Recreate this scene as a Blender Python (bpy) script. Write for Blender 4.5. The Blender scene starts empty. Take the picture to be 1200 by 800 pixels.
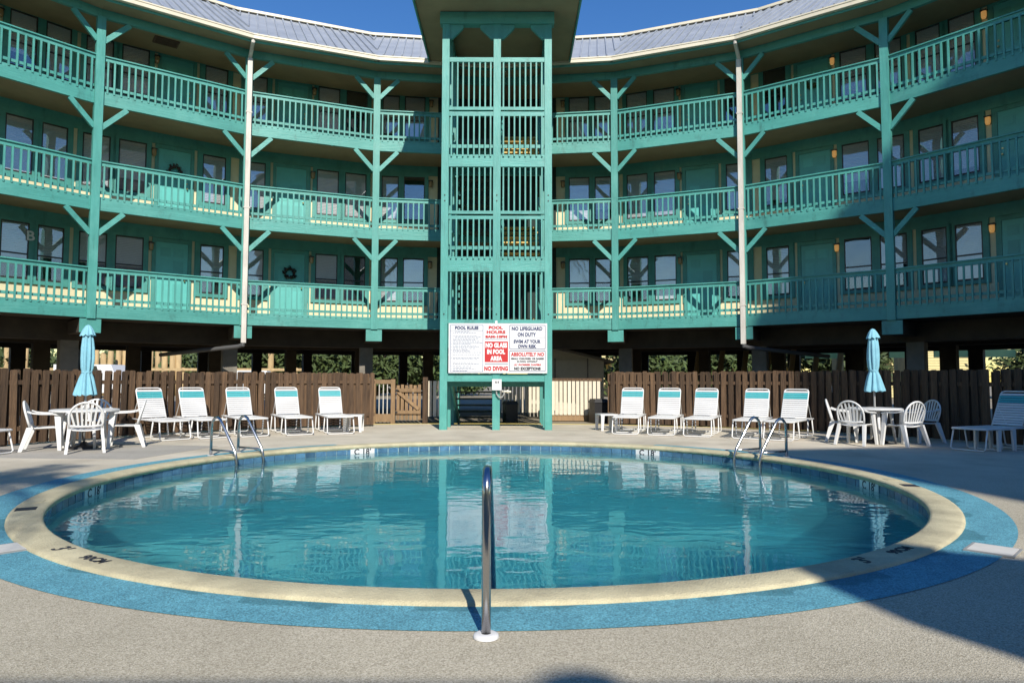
import bpy, math, random
from math import sin, cos, pi, radians, atan2, sqrt, hypot
from mathutils import Vector, Matrix
random.seed(7)
S = bpy.context.scene
COL = S.collection

# ------------------------------------------------------------------ camera, sky, sun
cam_d = bpy.data.cameras.new('camera')
cam_d.sensor_width = 36.0
cam_d.lens = 801.17 / 1200 * 36.0
cam_d.clip_start = 0.05
cam_d.clip_end = 1500
cam = bpy.data.objects.new('camera', cam_d)
COL.objects.link(cam)
cam.matrix_world = Matrix.Translation((0, 0, 1.27)) @ Matrix.Rotation(pi / 2 + 0.0568, 4, 'X') @ Matrix.Rotation(0.0023, 4, 'Z')
S.camera = cam

SUN_EL, SUN_AZ = radians(36.0), radians(167.6)
w = bpy.data.worlds.new('World')
S.world = w
w.use_nodes = True
wn = w.node_tree.nodes
sky = wn.new('ShaderNodeTexSky')
sky.sky_type = 'NISHITA'
sky.sun_disc = False
sky.sun_elevation = SUN_EL
sky.sun_rotation = SUN_AZ
sky.altitude = 0
sky.air_density = 1.35
sky.dust_density = 0.0
sky.ozone_density = 3.0
hs = wn.new('ShaderNodeHueSaturation')
hs.inputs['Saturation'].default_value = 1.35
hs.inputs['Hue'].default_value = .514
w.node_tree.links.new(sky.outputs[0], hs.inputs['Color'])
w.node_tree.links.new(hs.outputs[0], wn['Background'].inputs[0])
wn['Background'].inputs[1].default_value = 0.112
sun_d = bpy.data.lights.new('sun', 'SUN')
sun_d.energy = 5.0
sun_d.angle = radians(0.55)
sun_d.color = (1.0, 0.94, 0.84)
sun = bpy.data.objects.new('sun', sun_d)
COL.objects.link(sun)
sdir = Vector((sin(SUN_AZ) * cos(SUN_EL), cos(SUN_AZ) * cos(SUN_EL), sin(SUN_EL)))
sun.rotation_euler = sdir.to_track_quat('Z', 'Y').to_euler()
sun.location = (6, -20, 30)
S.view_settings.view_transform = 'Standard'
S.view_settings.look = 'None'
S.view_settings.exposure = 0.30
S.view_settings.gamma = 1.0
S.render.engine = 'CYCLES'
S.cycles.use_denoising = True
S.cycles.max_bounces = 8
S.cycles.transparent_max_bounces = 12
S.cycles.caustics_reflective = False
S.cycles.caustics_refractive = True
S.cycles.sample_clamp_indirect = 4.0

# ------------------------------------------------------------------ mesh helpers
class MB:
    def __init__(s):
        s.v = []; s.f = []
    def add(s, vs, fs):
        o = len(s.v)
        s.v += [tuple(p) for p in vs]
        s.f += [tuple(i + o for i in f) for f in fs]
        return s
    def box(s, x0, x1, y0, y1, z0, z1):
        return s.add([(x0, y0, z0), (x1, y0, z0), (x1, y1, z0), (x0, y1, z0), (x0, y0, z1), (x1, y0, z1), (x1, y1, z1), (x0, y1, z1)],
                     [(0, 3, 2, 1), (4, 5, 6, 7), (0, 1, 5, 4), (1, 2, 6, 5), (2, 3, 7, 6), (3, 0, 4, 7)])
    def beam(s, p, q, wd, ht, up=(0, 0, 1)):
        p, q, up = Vector(p), Vector(q), Vector(up)
        d = (q - p).normalized()
        sd = d.cross(up)
        if sd.length < 1e-5: sd = d.cross(Vector((1, 0, 0)))
        sd.normalize(); u = sd.cross(d)
        vs = []
        for c in (p, q):
            for a, b in ((-1, -1), (1, -1), (1, 1), (-1, 1)):
                vs.append(c + sd * a * wd / 2 + u * b * ht / 2)
        return s.add(vs, [(0, 3, 2, 1), (4, 5, 6, 7), (0, 1, 5, 4), (1, 2, 6, 5), (2, 3, 7, 6), (3, 0, 4, 7)][:6])
    def prism(s, pts, z0, z1):
        n = len(pts)
        vs = [(p[0], p[1], z0) for p in pts] + [(p[0], p[1], z1) for p in pts]
        return s.add(vs, [tuple(range(n))[::-1], tuple(range(n, 2 * n))] + [(i, (i + 1) % n, n + (i + 1) % n, n + i) for i in range(n)])
    def prismy(s, pts, y0, y1):       # outline in x,z extruded along y
        n = len(pts)
        vs = [(p[0], y0, p[1]) for p in pts] + [(p[0], y1, p[1]) for p in pts]
        return s.add(vs, [tuple(range(n)), tuple(range(n, 2 * n))[::-1]] + [(i, n + i, n + (i + 1) % n, (i + 1) % n) for i in range(n)])
    def tube(s, path, r, n=8, cap=True, closed=False):
        P = [Vector(p) for p in path]; m = len(P)
        rs = r if isinstance(r, (list, tuple)) else [r] * m
        prev = None; vs = []
        for i, p in enumerate(P):
            if closed: t = (P[(i + 1) % m] - P[i - 1]).normalized()
            else: t = (P[min(i + 1, m - 1)] - P[max(i - 1, 0)]).normalized()
            if prev is None:
                a = Vector((0, 0, 1)) if abs(t.z) < .9 else Vector((1, 0, 0))
                nx = t.cross(a).normalized()
            else:
                nx = (prev - t * prev.dot(t)).normalized()
            prev = nx; ny = t.cross(nx)
            for k in range(n):
                a = 2 * pi * k / n
                vs.append(p + (nx * cos(a) + ny * sin(a)) * rs[i])
        fs = []
        for i in range(m if closed else m - 1):
            j = (i + 1) % m
            for k in range(n):
                fs.append((i * n + k, i * n + (k + 1) % n, j * n + (k + 1) % n, j * n + k))
        if cap and not closed:
            fs += [tuple(range(n))[::-1], tuple(range((m - 1) * n, m * n))]
        return s.add(vs, fs)
    def lathe(s, prof, n=24, a0=0, a1=2 * pi):
        full = abs(a1 - a0 - 2 * pi) < 1e-6
        m = len(prof); k = n if full else n + 1; vs = []
        for i in range(k):
            a = a0 + (a1 - a0) * i / n
            vs += [(p[0] * cos(a), p[0] * sin(a), p[1]) for p in prof]
        fs = []
        for i in range(n):
            j = (i + 1) % k
            for q in range(m - 1):
                fs.append((i * m + q, j * m + q, j * m + q + 1, i * m + q + 1))
        return s.add(vs, fs)
    def mesh(s, name, off=(0, 0, 0)):
        me = bpy.data.meshes.new(name)
        ox, oy, oz = off
        me.from_pydata([(x - ox, y - oy, z - oz) for x, y, z in s.v], [], s.f)
        me.update()
        return me

WT = {}
def ob(name, me, mat=None, parent=None, loc=(0, 0, 0), rz=0.0, smooth=False):
    """link one mesh object; loc and rz are in world terms"""
    if isinstance(me, MB): me = me.mesh(name)
    if mat is not None and len(me.materials) == 0: me.materials.append(mat)
    if smooth:
        me.polygons.foreach_set('use_smooth', [True] * len(me.polygons))
    o = bpy.data.objects.new(name, me)
    place(o, parent, loc, rz)
    return o
def place(o, parent, loc, rz):
    loc = Vector(loc)
    COL.objects.link(o)
    WT[o.name] = (loc, rz)
    if parent is not None:
        pl, pr = WT[parent.name]
        o.parent = parent
        d = loc - pl
        o.location = (d.x * cos(pr) + d.y * sin(pr), -d.x * sin(pr) + d.y * cos(pr), d.z)
        o.rotation_euler = (0, 0, rz - pr)
    else:
        o.location = loc; o.rotation_euler = (0, 0, rz)
def tag(o, label=None, cat=None, group=None, kind=None):
    if label: o['label'] = label
    if cat: o['category'] = cat
    if group: o['group'] = group
    if kind: o['kind'] = kind
    return o
def empty(name, loc, rz=0.0, label=None, cat=None, group=None):
    o = bpy.data.objects.new(name, None)
    o.empty_display_size = .2
    place(o, None, loc, rz)
    return tag(o, label, cat, group)
def sm(me):
    me.polygons.foreach_set('use_smooth', [True] * len(me.polygons)); return me
def dup(root, loc, rz, label=None):
    def rec(o, par):
        c = o.copy(); COL.objects.link(c)
        if par is not None: c.parent = par
        for ch in KIDS.get(o.name, []): rec(ch, c)
        return c
    KIDS = {}
    for o in list(root.children_recursive): KIDS.setdefault(o.parent.name, []).append(o)
    r = rec(root, None)
    r.location = loc; r.rotation_euler = (0, 0, rz)
    if label: r['label'] = label
    return r

# ------------------------------------------------------------------ materials
def mat(name, col, rough=.6, metal=0.0, var=0.0, vscale=8.0, bump=0.0, bscale=40.0, stretch=(1, 1, 1), rnd=0.0, col2=None, spec=.5, speck=0.0, sscale=200):
    m = bpy.data.materials.new(name); m.use_nodes = True
    n = m.node_tree.nodes; L = m.node_tree.links
    b = n['Principled BSDF']
    b.inputs['Roughness'].default_value = rough
    b.inputs['Metallic'].default_value = metal
    b.inputs['Specular IOR Level'].default_value = spec
    tc = n.new('ShaderNodeTexCoord'); mp = n.new('ShaderNodeMapping')
    mp.inputs['Scale'].default_value = stretch
    L.new(tc.outputs['Object'], mp.inputs[0])
    oi = n.new('ShaderNodeObjectInfo')
    ad = n.new('ShaderNodeVectorMath'); ad.operation = 'MULTIPLY_ADD'
    cx = n.new('ShaderNodeCombineXYZ')
    for i in range(3): L.new(oi.outputs['Random'], cx.inputs[i])
    L.new(cx.outputs[0], ad.inputs[0]); ad.inputs[1].default_value = (17, 31, 47); L.new(mp.outputs[0], ad.inputs[2])
    vec = ad.outputs[0]
    c2 = col2 or tuple(c * (1 - var) for c in col)
    out = None
    nz = n.new('ShaderNodeTexNoise'); nz.inputs['Scale'].default_value = vscale; nz.inputs['Detail'].default_value = 6
    nz.inputs['Roughness'].default_value = .65
    L.new(vec, nz.inputs['Vector'])
    rp = n.new('ShaderNodeValToRGB')
    rp.color_ramp.elements[0].position = .32; rp.color_ramp.elements[1].position = .68
    rp.color_ramp.elements[0].color = (*c2, 1); rp.color_ramp.elements[1].color = (*col, 1)
    L.new(nz.outputs['Fac'], rp.inputs[0]); out = rp.outputs[0]
    if rnd:
        hs = n.new('ShaderNodeHueSaturation')
        mr = n.new('ShaderNodeMapRange'); mr.inputs[3].default_value = 1 - rnd; mr.inputs[4].default_value = 1 + rnd
        L.new(oi.outputs['Random'], mr.inputs[0]); L.new(mr.outputs[0], hs.inputs['Value']); L.new(out, hs.inputs['Color']); out = hs.outputs[0]
    if speck:
        sn = n.new('ShaderNodeTexNoise'); sn.inputs['Scale'].default_value = sscale; sn.inputs['Detail'].default_value = 3
        L.new(tc.outputs['Object'], sn.inputs['Vector'])
        sr = n.new('ShaderNodeMapRange'); sr.inputs[1].default_value = .3; sr.inputs[2].default_value = .7
        sr.inputs[3].default_value = 1 - speck; sr.inputs[4].default_value = 1 + speck
        L.new(sn.outputs['Fac'], sr.inputs[0])
        h2 = n.new('ShaderNodeHueSaturation'); L.new(sr.outputs[0], h2.inputs['Value']); L.new(out, h2.inputs['Color']); out = h2.outputs[0]
    L.new(out, b.inputs['Base Color'])
    if bump:
        bn = n.new('ShaderNodeTexNoise'); bn.inputs['Scale'].default_value = bscale; bn.inputs['Detail'].default_value = 4
        L.new(vec, bn.inputs['Vector'])
        bp = n.new('ShaderNodeBump'); bp.inputs['Strength'].default_value = bump; bp.inputs['Distance'].default_value = .02
        L.new(bn.outputs['Fac'], bp.inputs['Height']); L.new(bp.outputs[0], b.inputs['Normal'])
    m['out'] = 0
    return m
def flat(name, col, rough=.5, metal=0.0, emit=0.0):
    m = bpy.data.materials.new(name); m.use_nodes = True
    b = m.node_tree.nodes['Principled BSDF']
    b.inputs['Base Color'].default_value = (*col, 1); b.inputs['Roughness'].default_value = rough; b.inputs['Metallic'].default_value = metal
    if emit:
        b.inputs['Emission Color'].default_value = (*col, 1); b.inputs['Emission Strength'].default_value = emit
    return m
TEAL = (.074, .315, .275)
M = {}
M['teal'] = mat('teal_paint', TEAL, .5, var=.22, vscale=3.5, bump=.25, bscale=30, stretch=(1, 1, 1), rnd=.07)
M['tealv'] = mat('teal_paint_post', TEAL, .5, col2=(.052, .245, .212), vscale=6, bump=.25, bscale=25, stretch=(1, 1, .2), rnd=.07)
M['tealh'] = mat('teal_paint_board', TEAL, .5, col2=(.052, .25, .218), vscale=5, bump=.3, bscale=25, stretch=(.15, 1, 1), rnd=.06)
M['teald'] = mat('teal_door_paint', (.11, .46, .42), .42, var=.12, vscale=3, rnd=.12)
def weather(m, st, amt=.5):
    n = m.node_tree.nodes; L = m.node_tree.links; b = n['Principled BSDF']
    src = b.inputs['Base Color'].links[0].from_socket
    ge = n.new('ShaderNodeNewGeometry')
    def nz(sc, vec, det=5):
        z = n.new('ShaderNodeTexNoise'); z.inputs['Scale'].default_value = sc; z.inputs['Detail'].default_value = det; z.inputs['Roughness'].default_value = .7
        mp = n.new('ShaderNodeMapping'); mp.inputs['Scale'].default_value = vec; L.new(ge.outputs['Position'], mp.inputs[0]); L.new(mp.outputs[0], z.inputs['Vector']); return z.outputs['Fac']
    def mixin(src, f, lo, hi, k, c):
        r = n.new('ShaderNodeMapRange'); r.inputs[1].default_value = lo; r.inputs[2].default_value = hi; r.inputs[3].default_value = 0; r.inputs[4].default_value = k; L.new(f, r.inputs[0])
        x = n.new('ShaderNodeMix'); x.data_type = 'RGBA'; L.new(r.outputs[0], x.inputs[0]); L.new(src, x.inputs[6]); x.inputs[7].default_value = (*c, 1); return x.outputs[2]
    o = mixin(src, nz(.9, (1, 1, 1), 4), .52, .75, amt, (.14, .40, .35))          # sun-faded patches
    o = mixin(o, nz(3.2, st), .56, .78, amt * 1.3, (.022, .075, .065))            # grime streaks
    L.new(o, b.inputs['Base Color'])
weather(M['teal'], (1, 1, .25), .4); weather(M['tealv'], (2.5, 2.5, .25), .5); weather(M['tealh'], (1.2, 1.2, .5), .5)
M['cream'] = mat('cream_siding', (.72, .66, .43), .65, var=.14, vscale=2.5, bump=.15, bscale=40)
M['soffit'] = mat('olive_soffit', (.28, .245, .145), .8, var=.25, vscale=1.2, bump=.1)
M['gutter'] = mat('cream_gutter', (.68, .62, .48), .45, var=.15, vscale=2)
M['pipe'] = mat('white_downpipe', (.66, .63, .57), .5, col2=(.46, .42, .36), vscale=4, stretch=(1, 1, .3))
M['metalroof'] = mat('metal_roof', (.40, .43, .47), .45, .25, col2=(.30, .33, .37), vscale=1.1, stretch=(1, 1, 1), rnd=.05)
M['dark'] = mat('shade_dark_beam', (.075, .06, .045), .85, var=.4, vscale=2, bump=.3)  # brown kept dark to stand for the shade under the building
M['conc'] = mat('concrete_column', (.22, .20, .17), .9, var=.3, vscale=3, bump=.4)
M['fence'] = mat('stained_fence_board', (.135, .080, .042), .85, col2=(.050, .029, .016), vscale=7, bump=.6, bscale=30, stretch=(3, 3, .22), rnd=.42)
M['wood'] = mat('weathered_wood', (.33, .215, .11), .8, col2=(.20, .125, .065), vscale=7, bump=.5, bscale=30, stretch=(2, 2, .25), rnd=.18)
M['tread'] = mat('stair_tread', (.66, .47, .14), .75, col2=(.46, .31, .10), vscale=5, bump=.3, rnd=.15)
M['white'] = mat('white_plastic', (.66, .66, .65), .38, var=.06, vscale=5)
M['strapw'] = mat('white_vinyl_strap', (.66, .66, .65), .4, var=.05, vscale=6, rnd=.04)
M['strapt'] = mat('teal_vinyl_strap', (.07, .40, .43), .4, var=.08, vscale=6, rnd=.06)
M['steel'] = flat('stainless_steel', (.46, .46, .47), .2, 1.0)
M['cloth'] = mat('light_blue_canvas', (.23, .51, .62), .85, var=.2, vscale=6, bump=.4, bscale=60)
M['black'] = flat('black_plastic', (.012, .012, .014), .5)
M['navy'] = flat('navy_print', (.022, .035, .11), .6)
M['redp'] = flat('red_print', (.44, .012, .014), .6)
M['wpaint'] = mat('white_sign_face', (.66, .66, .66), .5, var=.04, vscale=3)
M['ink'] = flat('black_print', (.02, .02, .03), .6)
M['greyink'] = flat('grey_fine_print', (.10, .13, .22), .7)
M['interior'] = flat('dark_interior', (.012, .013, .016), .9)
M['tile'] = mat('blue_waterline_tile', (.09, .20, .31), .2, col2=(.04, .10, .18), vscale=6, rnd=.25)
M['grout'] = mat('plaster', (.74, .78, .74), .7, var=.12, vscale=2)
M['coping'] = mat('cream_coping', (.58, .52, .335), .8, col2=(.37, .33, .215), vscale=2.6, bump=.5, bscale=70, speck=.14, sscale=150)
M['blue'] = mat('blue_painted_aggregate', (.125, .37, .45), .75, col2=(.09, .285, .36), vscale=5, bump=.6, bscale=160, speck=.5, sscale=95)
def stain_blue(m):
    n = m.node_tree.nodes; L = m.node_tree.links; b = n['Principled BSDF']
    src = b.inputs['Base Color'].links[0].from_socket
    tc = n.new('ShaderNodeTexCoord')
    d = n.new('ShaderNodeVectorMath'); d.operation = 'DISTANCE'; L.new(tc.outputs['Object'], d.inputs[0]); d.inputs[1].default_value = (-.234, 9.094, .004)
    nz = n.new('ShaderNodeTexNoise'); nz.inputs['Scale'].default_value = 1.7; nz.inputs['Detail'].default_value = 4; L.new(tc.outputs['Object'], nz.inputs['Vector'])
    e = n.new('ShaderNodeMapRange'); e.inputs[1].default_value = .48; e.inputs[2].default_value = .72; e.inputs[3].default_value = 5.17; e.inputs[4].default_value = 5.42; L.new(nz.outputs['Fac'], e.inputs[0])
    sb = n.new('ShaderNodeMath'); sb.operation = 'SUBTRACT'; L.new(e.outputs[0], sb.inputs[0]); L.new(d.outputs['Value'], sb.inputs[1])
    st = n.new('ShaderNodeMapRange'); st.inputs[1].default_value = -.01; st.inputs[2].default_value = .025; st.inputs[3].default_value = 0; st.inputs[4].default_value = .55; L.new(sb.outputs[0], st.inputs[0])
    mx = n.new('ShaderNodeMix'); mx.data_type = 'RGBA'; L.new(st.outputs[0], mx.inputs[0]); L.new(src, mx.inputs[6]); mx.inputs[7].default_value = (.02, .12, .15, 1)
    L.new(mx.outputs[2], b.inputs['Base Color'])
stain_blue(M['blue'])
M['pale'] = mat('pale_plate', (.62, .60, .55), .6, var=.12)
M['amber'] = flat('amber_lamp_glass', (.70, .36, .11), .3, emit=.35)
M['amberoff'] = flat('amber_lamp_glass_unlit', (.34, .23, .11), .25)
M['sash'] = flat('dark_bronze_sash', (.030, .028, .027), .4)
M['brass'] = flat('brass_knob', (.55, .42, .18), .3, 1.0)
M['conduit'] = flat('grey_conduit', (.30, .30, .29), .5)
M['drain'] = flat('dark_drain_pipe', (.10, .10, .10), .5)
M['shed'] = mat('beige_shed_siding', (.48, .45, .38), .8, var=.12)
M['shroof'] = mat('grey_shingle', (.20, .19, .18), .9, var=.3)
M['yel'] = mat('pale_yellow_siding', (.70, .60, .30), .8, var=.12)
M['pine'] = mat('tan_piling', (.50, .36, .18), .85, col2=(.34, .24, .12), vscale=4, stretch=(1, 1, .3), rnd=.15)
M['bark'] = mat('bark', (.12, .085, .06), .9, var=.4, vscale=8, stretch=(1, 1, .3), bump=.8)
M['pgreen'] = mat('pale_green_panel', (.36, .58, .30), .6, var=.1)
M['car'] = flat('white_car_paint', (.7, .7, .7), .25)
M['carb'] = flat('blue_car_paint', (.04, .08, .22), .25)
M['glassd'] = flat('dark_glass', (.02, .025, .03), .08)
M['shadetread'] = mat('shade_dark_tread', (.05, .075, .065), .8, var=.3)  # darker copy of the treads, paints in the shade inside the tower
M['rubber'] = flat('tyre_rubber', (.02, .02, .02), .8)

def leafmat(name, c):
    m = mat(name, c, .6, var=.55, vscale=.9, rnd=.15)
    return m
M['leaf'] = leafmat('leaf_green', (.085, .125, .035))
M['palm'] = leafmat('palm_green', (.10, .15, .04))

# glass for the windows: see-through with a sky reflection
def glassmat():
    m = bpy.data.materials.new('window_glass'); m.use_nodes = True
    n = m.node_tree.nodes; L = m.node_tree.links
    n.remove(n['Principled BSDF'])
    tr = n.new('ShaderNodeBsdfTransparent'); tr.inputs[0].default_value = (.93, .94, .95, 1)
    gl = n.new('ShaderNodeBsdfGlossy'); gl.inputs['Roughness'].default_value = .02; gl.inputs[0].default_value = (.95, .97, 1, 1)
    fc = n.new('ShaderNodeLayerWeight'); fc.inputs[0].default_value = .5
    pw = n.new('ShaderNodeMath'); pw.operation = 'POWER'; pw.inputs[1].default_value = 2.0; L.new(fc.outputs['Facing'], pw.inputs[0])
    lw = n.new('ShaderNodeMapRange'); lw.inputs[3].default_value = .13; lw.inputs[4].default_value = .75; L.new(pw.outputs[0], lw.inputs[0])
    tc = n.new('ShaderNodeTexCoord'); nz = n.new('ShaderNodeTexNoise'); nz.inputs['Scale'].default_value = 1.6; nz.inputs['Detail'].default_value = 1
    L.new(tc.outputs['Object'], nz.inputs['Vector'])
    bp = n.new('ShaderNodeBump'); bp.inputs['Strength'].default_value = .08; bp.inputs['Distance'].default_value = .05
    L.new(nz.outputs['Fac'], bp.inputs['Height']); L.new(bp.outputs[0], gl.inputs['Normal'])
    mx = n.new('ShaderNodeMixShader')
    L.new(lw.outputs[0], mx.inputs[0]); L.new(tr.outputs[0], mx.inputs[1]); L.new(gl.outputs[0], mx.inputs[2])
    L.new(mx.outputs[0], n['Material Output'].inputs[0])
    return m
M['glass'] = glassmat()
def blindmat():
    m = mat('window_blind', (.86, .87, .86), .75, var=.06, rnd=.14)
    n = m.node_tree.nodes; L = m.node_tree.links
    tc = n.new('ShaderNodeTexCoord'); wv = n.new('ShaderNodeTexWave'); wv.bands_direction = 'Z'; wv.inputs['Scale'].default_value = 6.5
    L.new(tc.outputs['Object'], wv.inputs['Vector'])
    bp = n.new('ShaderNodeBump'); bp.inputs['Strength'].default_value = .7; bp.inputs['Distance'].default_value = .02
    L.new(wv.outputs['Fac'], bp.inputs['Height']); L.new(bp.outputs[0], n['Principled BSDF'].inputs['Normal'])
    return m
M['blind'] = blindmat()

POOL = (-.234, 9.094)
RI, RO = 4.90, 5.18        # coping inner / outer radius
WL = -.14                  # water level

def watermat():
    m = bpy.data.materials.new('pool_water'); m.use_nodes = True
    n = m.node_tree.nodes; L = m.node_tree.links
    n.remove(n['Principled BSDF'])
    tr = n.new('ShaderNodeBsdfTransparent'); tr.inputs[0].default_value = (.92, .98, 1, 1)
    rf = n.new('ShaderNodeBsdfRefraction'); rf.inputs['IOR'].default_value = 1.33; rf.inputs['Roughness'].default_value = .0; rf.inputs[0].default_value = (.95, 1, 1, 1)
    gl = n.new('ShaderNodeBsdfGlossy'); gl.inputs['Roughness'].default_value = .012
    fr = n.new('ShaderNodeLayerWeight'); fr.inputs[0].default_value = .5
    pw = n.new('ShaderNodeMath'); pw.operation = 'POWER'; pw.inputs[1].default_value = 5.0; L.new(fr.outputs['Facing'], pw.inputs[0])
    fz = n.new('ShaderNodeMapRange'); fz.inputs[3].default_value = .02; fz.inputs[4].default_value = 1.0; L.new(pw.outputs[0], fz.inputs[0])
    tc = n.new('ShaderNodeTexCoord')
    mp = n.new('ShaderNodeMapping'); mp.inputs['Scale'].default_value = (.8, 1.5, 1); L.new(tc.outputs['Object'], mp.inputs[0])
    n1 = n.new('ShaderNodeTexNoise'); n1.inputs['Scale'].default_value = 1.1; n1.inputs['Detail'].default_value = 1.0; n1.inputs['Distortion'].default_value = .5
    n2 = n.new('ShaderNodeTexNoise'); n2.inputs['Scale'].default_value = 5.2; n2.inputs['Detail'].default_value = .6; n2.inputs['Distortion'].default_value = .6
    L.new(mp.outputs[0], n1.inputs['Vector']); L.new(mp.outputs[0], n2.inputs['Vector'])
    # calmer and choppier patches
    n3 = n.new('ShaderNodeTexNoise'); n3.inputs['Scale'].default_value = .45; n3.inputs['Detail'].default_value = 1; L.new(tc.outputs['Object'], n3.inputs['Vector'])
    r3 = n.new('ShaderNodeMapRange'); r3.inputs[1].default_value = .35; r3.inputs[2].default_value = .7; r3.inputs[3].default_value = .18; r3.inputs[4].default_value = .44
    L.new(n3.outputs['Fac'], r3.inputs[0])
    ml = n.new('ShaderNodeMath'); ml.operation = 'MULTIPLY'; L.new(n2.outputs['Fac'], ml.inputs[0]); L.new(r3.outputs[0], ml.inputs[1])
    a1 = n.new('ShaderNodeMath'); a1.operation = 'ADD'; L.new(n1.outputs['Fac'], a1.inputs[0]); L.new(ml.outputs[0], a1.inputs[1])
    # rings spreading from the return jet
    sb = n.new('ShaderNodeVectorMath'); sb.operation = 'DISTANCE'; L.new(tc.outputs['Object'], sb.inputs[0]); sb.inputs[1].default_value = (3.35, -1.75, 0)
    ms = n.new('ShaderNodeMath'); ms.operation = 'MULTIPLY'; ms.inputs[1].default_value = 34.0; L.new(sb.outputs['Value'], ms.inputs[0])
    sn = n.new('ShaderNodeMath'); sn.operation = 'SINE'; L.new(ms.outputs[0], sn.inputs[0])
    fo = n.new('ShaderNodeMapRange'); fo.inputs[1].default_value = .1; fo.inputs[2].default_value = 1.05; fo.inputs[3].default_value = .05; fo.inputs[4].default_value = 0
    L.new(sb.outputs['Value'], fo.inputs[0])
    m2 = n.new('ShaderNodeMath'); m2.operation = 'MULTIPLY_ADD'; L.new(sn.outputs[0], m2.inputs[0]); L.new(fo.outputs[0], m2.inputs[1]); L.new(a1.outputs[0], m2.inputs[2])
    bp = n.new('ShaderNodeBump'); bp.inputs['Strength'].default_value = .16; bp.inputs['Distance'].default_value = .05
    L.new(m2.outputs[0], bp.inputs['Height'])
    for nd in (rf, gl, fr): L.new(bp.outputs[0], nd.inputs['Normal'])
    m1 = n.new('ShaderNodeMixShader'); m1.inputs[0].default_value = .70
    L.new(tr.outputs[0], m1.inputs[1]); L.new(rf.outputs[0], m1.inputs[2])
    mx = n.new('ShaderNodeMixShader')
    L.new(fz.outputs[0], mx.inputs[0]); L.new(m1.outputs[0], mx.inputs[1]); L.new(gl.outputs[0], mx.inputs[2])
    L.new(mx.outputs[0], n['Material Output'].inputs[0])
    va = n.new('ShaderNodeVolumeAbsorption'); va.inputs[0].default_value = (.01, .83, .90, 1); va.inputs[1].default_value = .52
    L.new(va.outputs[0], n['Material Output'].inputs['Volume'])
    return m
M['water'] = watermat()

def deckmat():
    m = bpy.data.materials.new('pool_deck_concrete'); m.use_nodes = True
    n = m.node_tree.nodes; L = m.node_tree.links; b = n['Principled BSDF']
    b.inputs['Roughness'].default_value = .85; b.inputs['Specular IOR Level'].default_value = .3
    tc = n.new('ShaderNodeTexCoord')
    def noise(s, d=3, dist=0):
        z = n.new('ShaderNodeTexNoise'); z.inputs['Scale'].default_value = s; z.inputs['Detail'].default_value = d; z.inputs['Distortion'].default_value = dist
        L.new(tc.outputs['Object'], z.inputs['Vector']); return z.outputs['Fac']
    def ramp(f, stops):
        r = n.new('ShaderNodeValToRGB')
        while len(r.color_ramp.elements) < len(stops): r.color_ramp.elements.new(.5)
        for e, (p, c) in zip(r.color_ramp.elements, stops): e.position = p; e.color = (*c, 1)
        L.new(f, r.inputs[0]); return r.outputs[0]
    def mixc(f, a, c, mode='MIX'):
        x = n.new('ShaderNodeMix'); x.data_type = 'RGBA'; x.blend_type = mode
        if isinstance(f, float): x.inputs[0].default_value = f
        else: L.new(f, x.inputs[0])
        L.new(a, x.inputs[6]); L.new(c, x.inputs[7]); return x.outputs[2]
    # pebbled finish beside the near edge, smoother pale slabs beyond the pool
    vo = n.new('ShaderNodeTexVoronoi'); vo.inputs['Scale'].default_value = 150; vo.inputs['Randomness'].default_value = 1
    L.new(tc.outputs['Object'], vo.inputs['Vector'])
    sv = n.new('ShaderNodeSeparateColor'); L.new(vo.outputs['Color'], sv.inputs[0])
    peb = ramp(sv.outputs[0], [(0, (.29, .255, .19)), (.3, (.40, .36, .27)), (.7, (.48, .435, .335)), (1, (.58, .53, .42))])
    fine = ramp(noise(210, 2), [(.3, (.75, .75, .75)), (.7, (1.2, 1.2, 1.2))])
    peb = mixc(.6, peb, fine, 'MULTIPLY')
    pale = ramp(noise(1.4, 6, .3), [(.3, (.48, .425, .335)), (.55, (.57, .51, .41)), (.75, (.62, .56, .45))])
    pale = mixc(.5, pale, ramp(noise(90, 2), [(.3, (.86, .86, .86)), (.7, (1.1, 1.1, 1.1))]), 'MULTIPLY')
    sp = n.new('ShaderNodeSeparateXYZ'); L.new(tc.outputs['Object'], sp.inputs[0])
    mr = n.new('ShaderNodeMapRange'); mr.inputs[1].default_value = 7.0; mr.inputs[2].default_value = 11.5
    L.new(sp.outputs[1], mr.inputs[0])
    base = mixc(mr.outputs[0], peb, pale)
    st = ramp(noise(.55, 5, .6), [(.3, (.80, .80, .79)), (.6, (1.02, 1.02, 1.02))])
    base = mixc(.8, base, st, 'MULTIPLY')
    L.new(base, b.inputs['Base Color'])
    bp = n.new('ShaderNodeBump'); bp.inputs['Strength'].default_value = .45; bp.inputs['Distance'].default_value = .006
    L.new(vo.outputs['Distance'], bp.inputs['Height']); L.new(bp.outputs[0], b.inputs['Normal'])
    return m
M['deck'] = deckmat()
M['sand'] = mat('sandy_ground', (.30, .26, .19), .95, var=.35, vscale=.6, bump=.4, bscale=30)

# ------------------------------------------------------------------ ring geometry
XC, YC, R0, TH = -.53, 6.517, 14.94, radians(14.43)
RW = R0 + 1.8              # back wall of the walkways
ROUT = 25.0
def rp(a, r): return (XC + r * sin(a), YC + r * cos(a))
RAIL = [4.14, 6.92, 9.70]
FB = [z - 1.30 for z in RAIL]      # underside of the walkway edge
FT = [z - .97 for z in RAIL]       # walkway level

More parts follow.
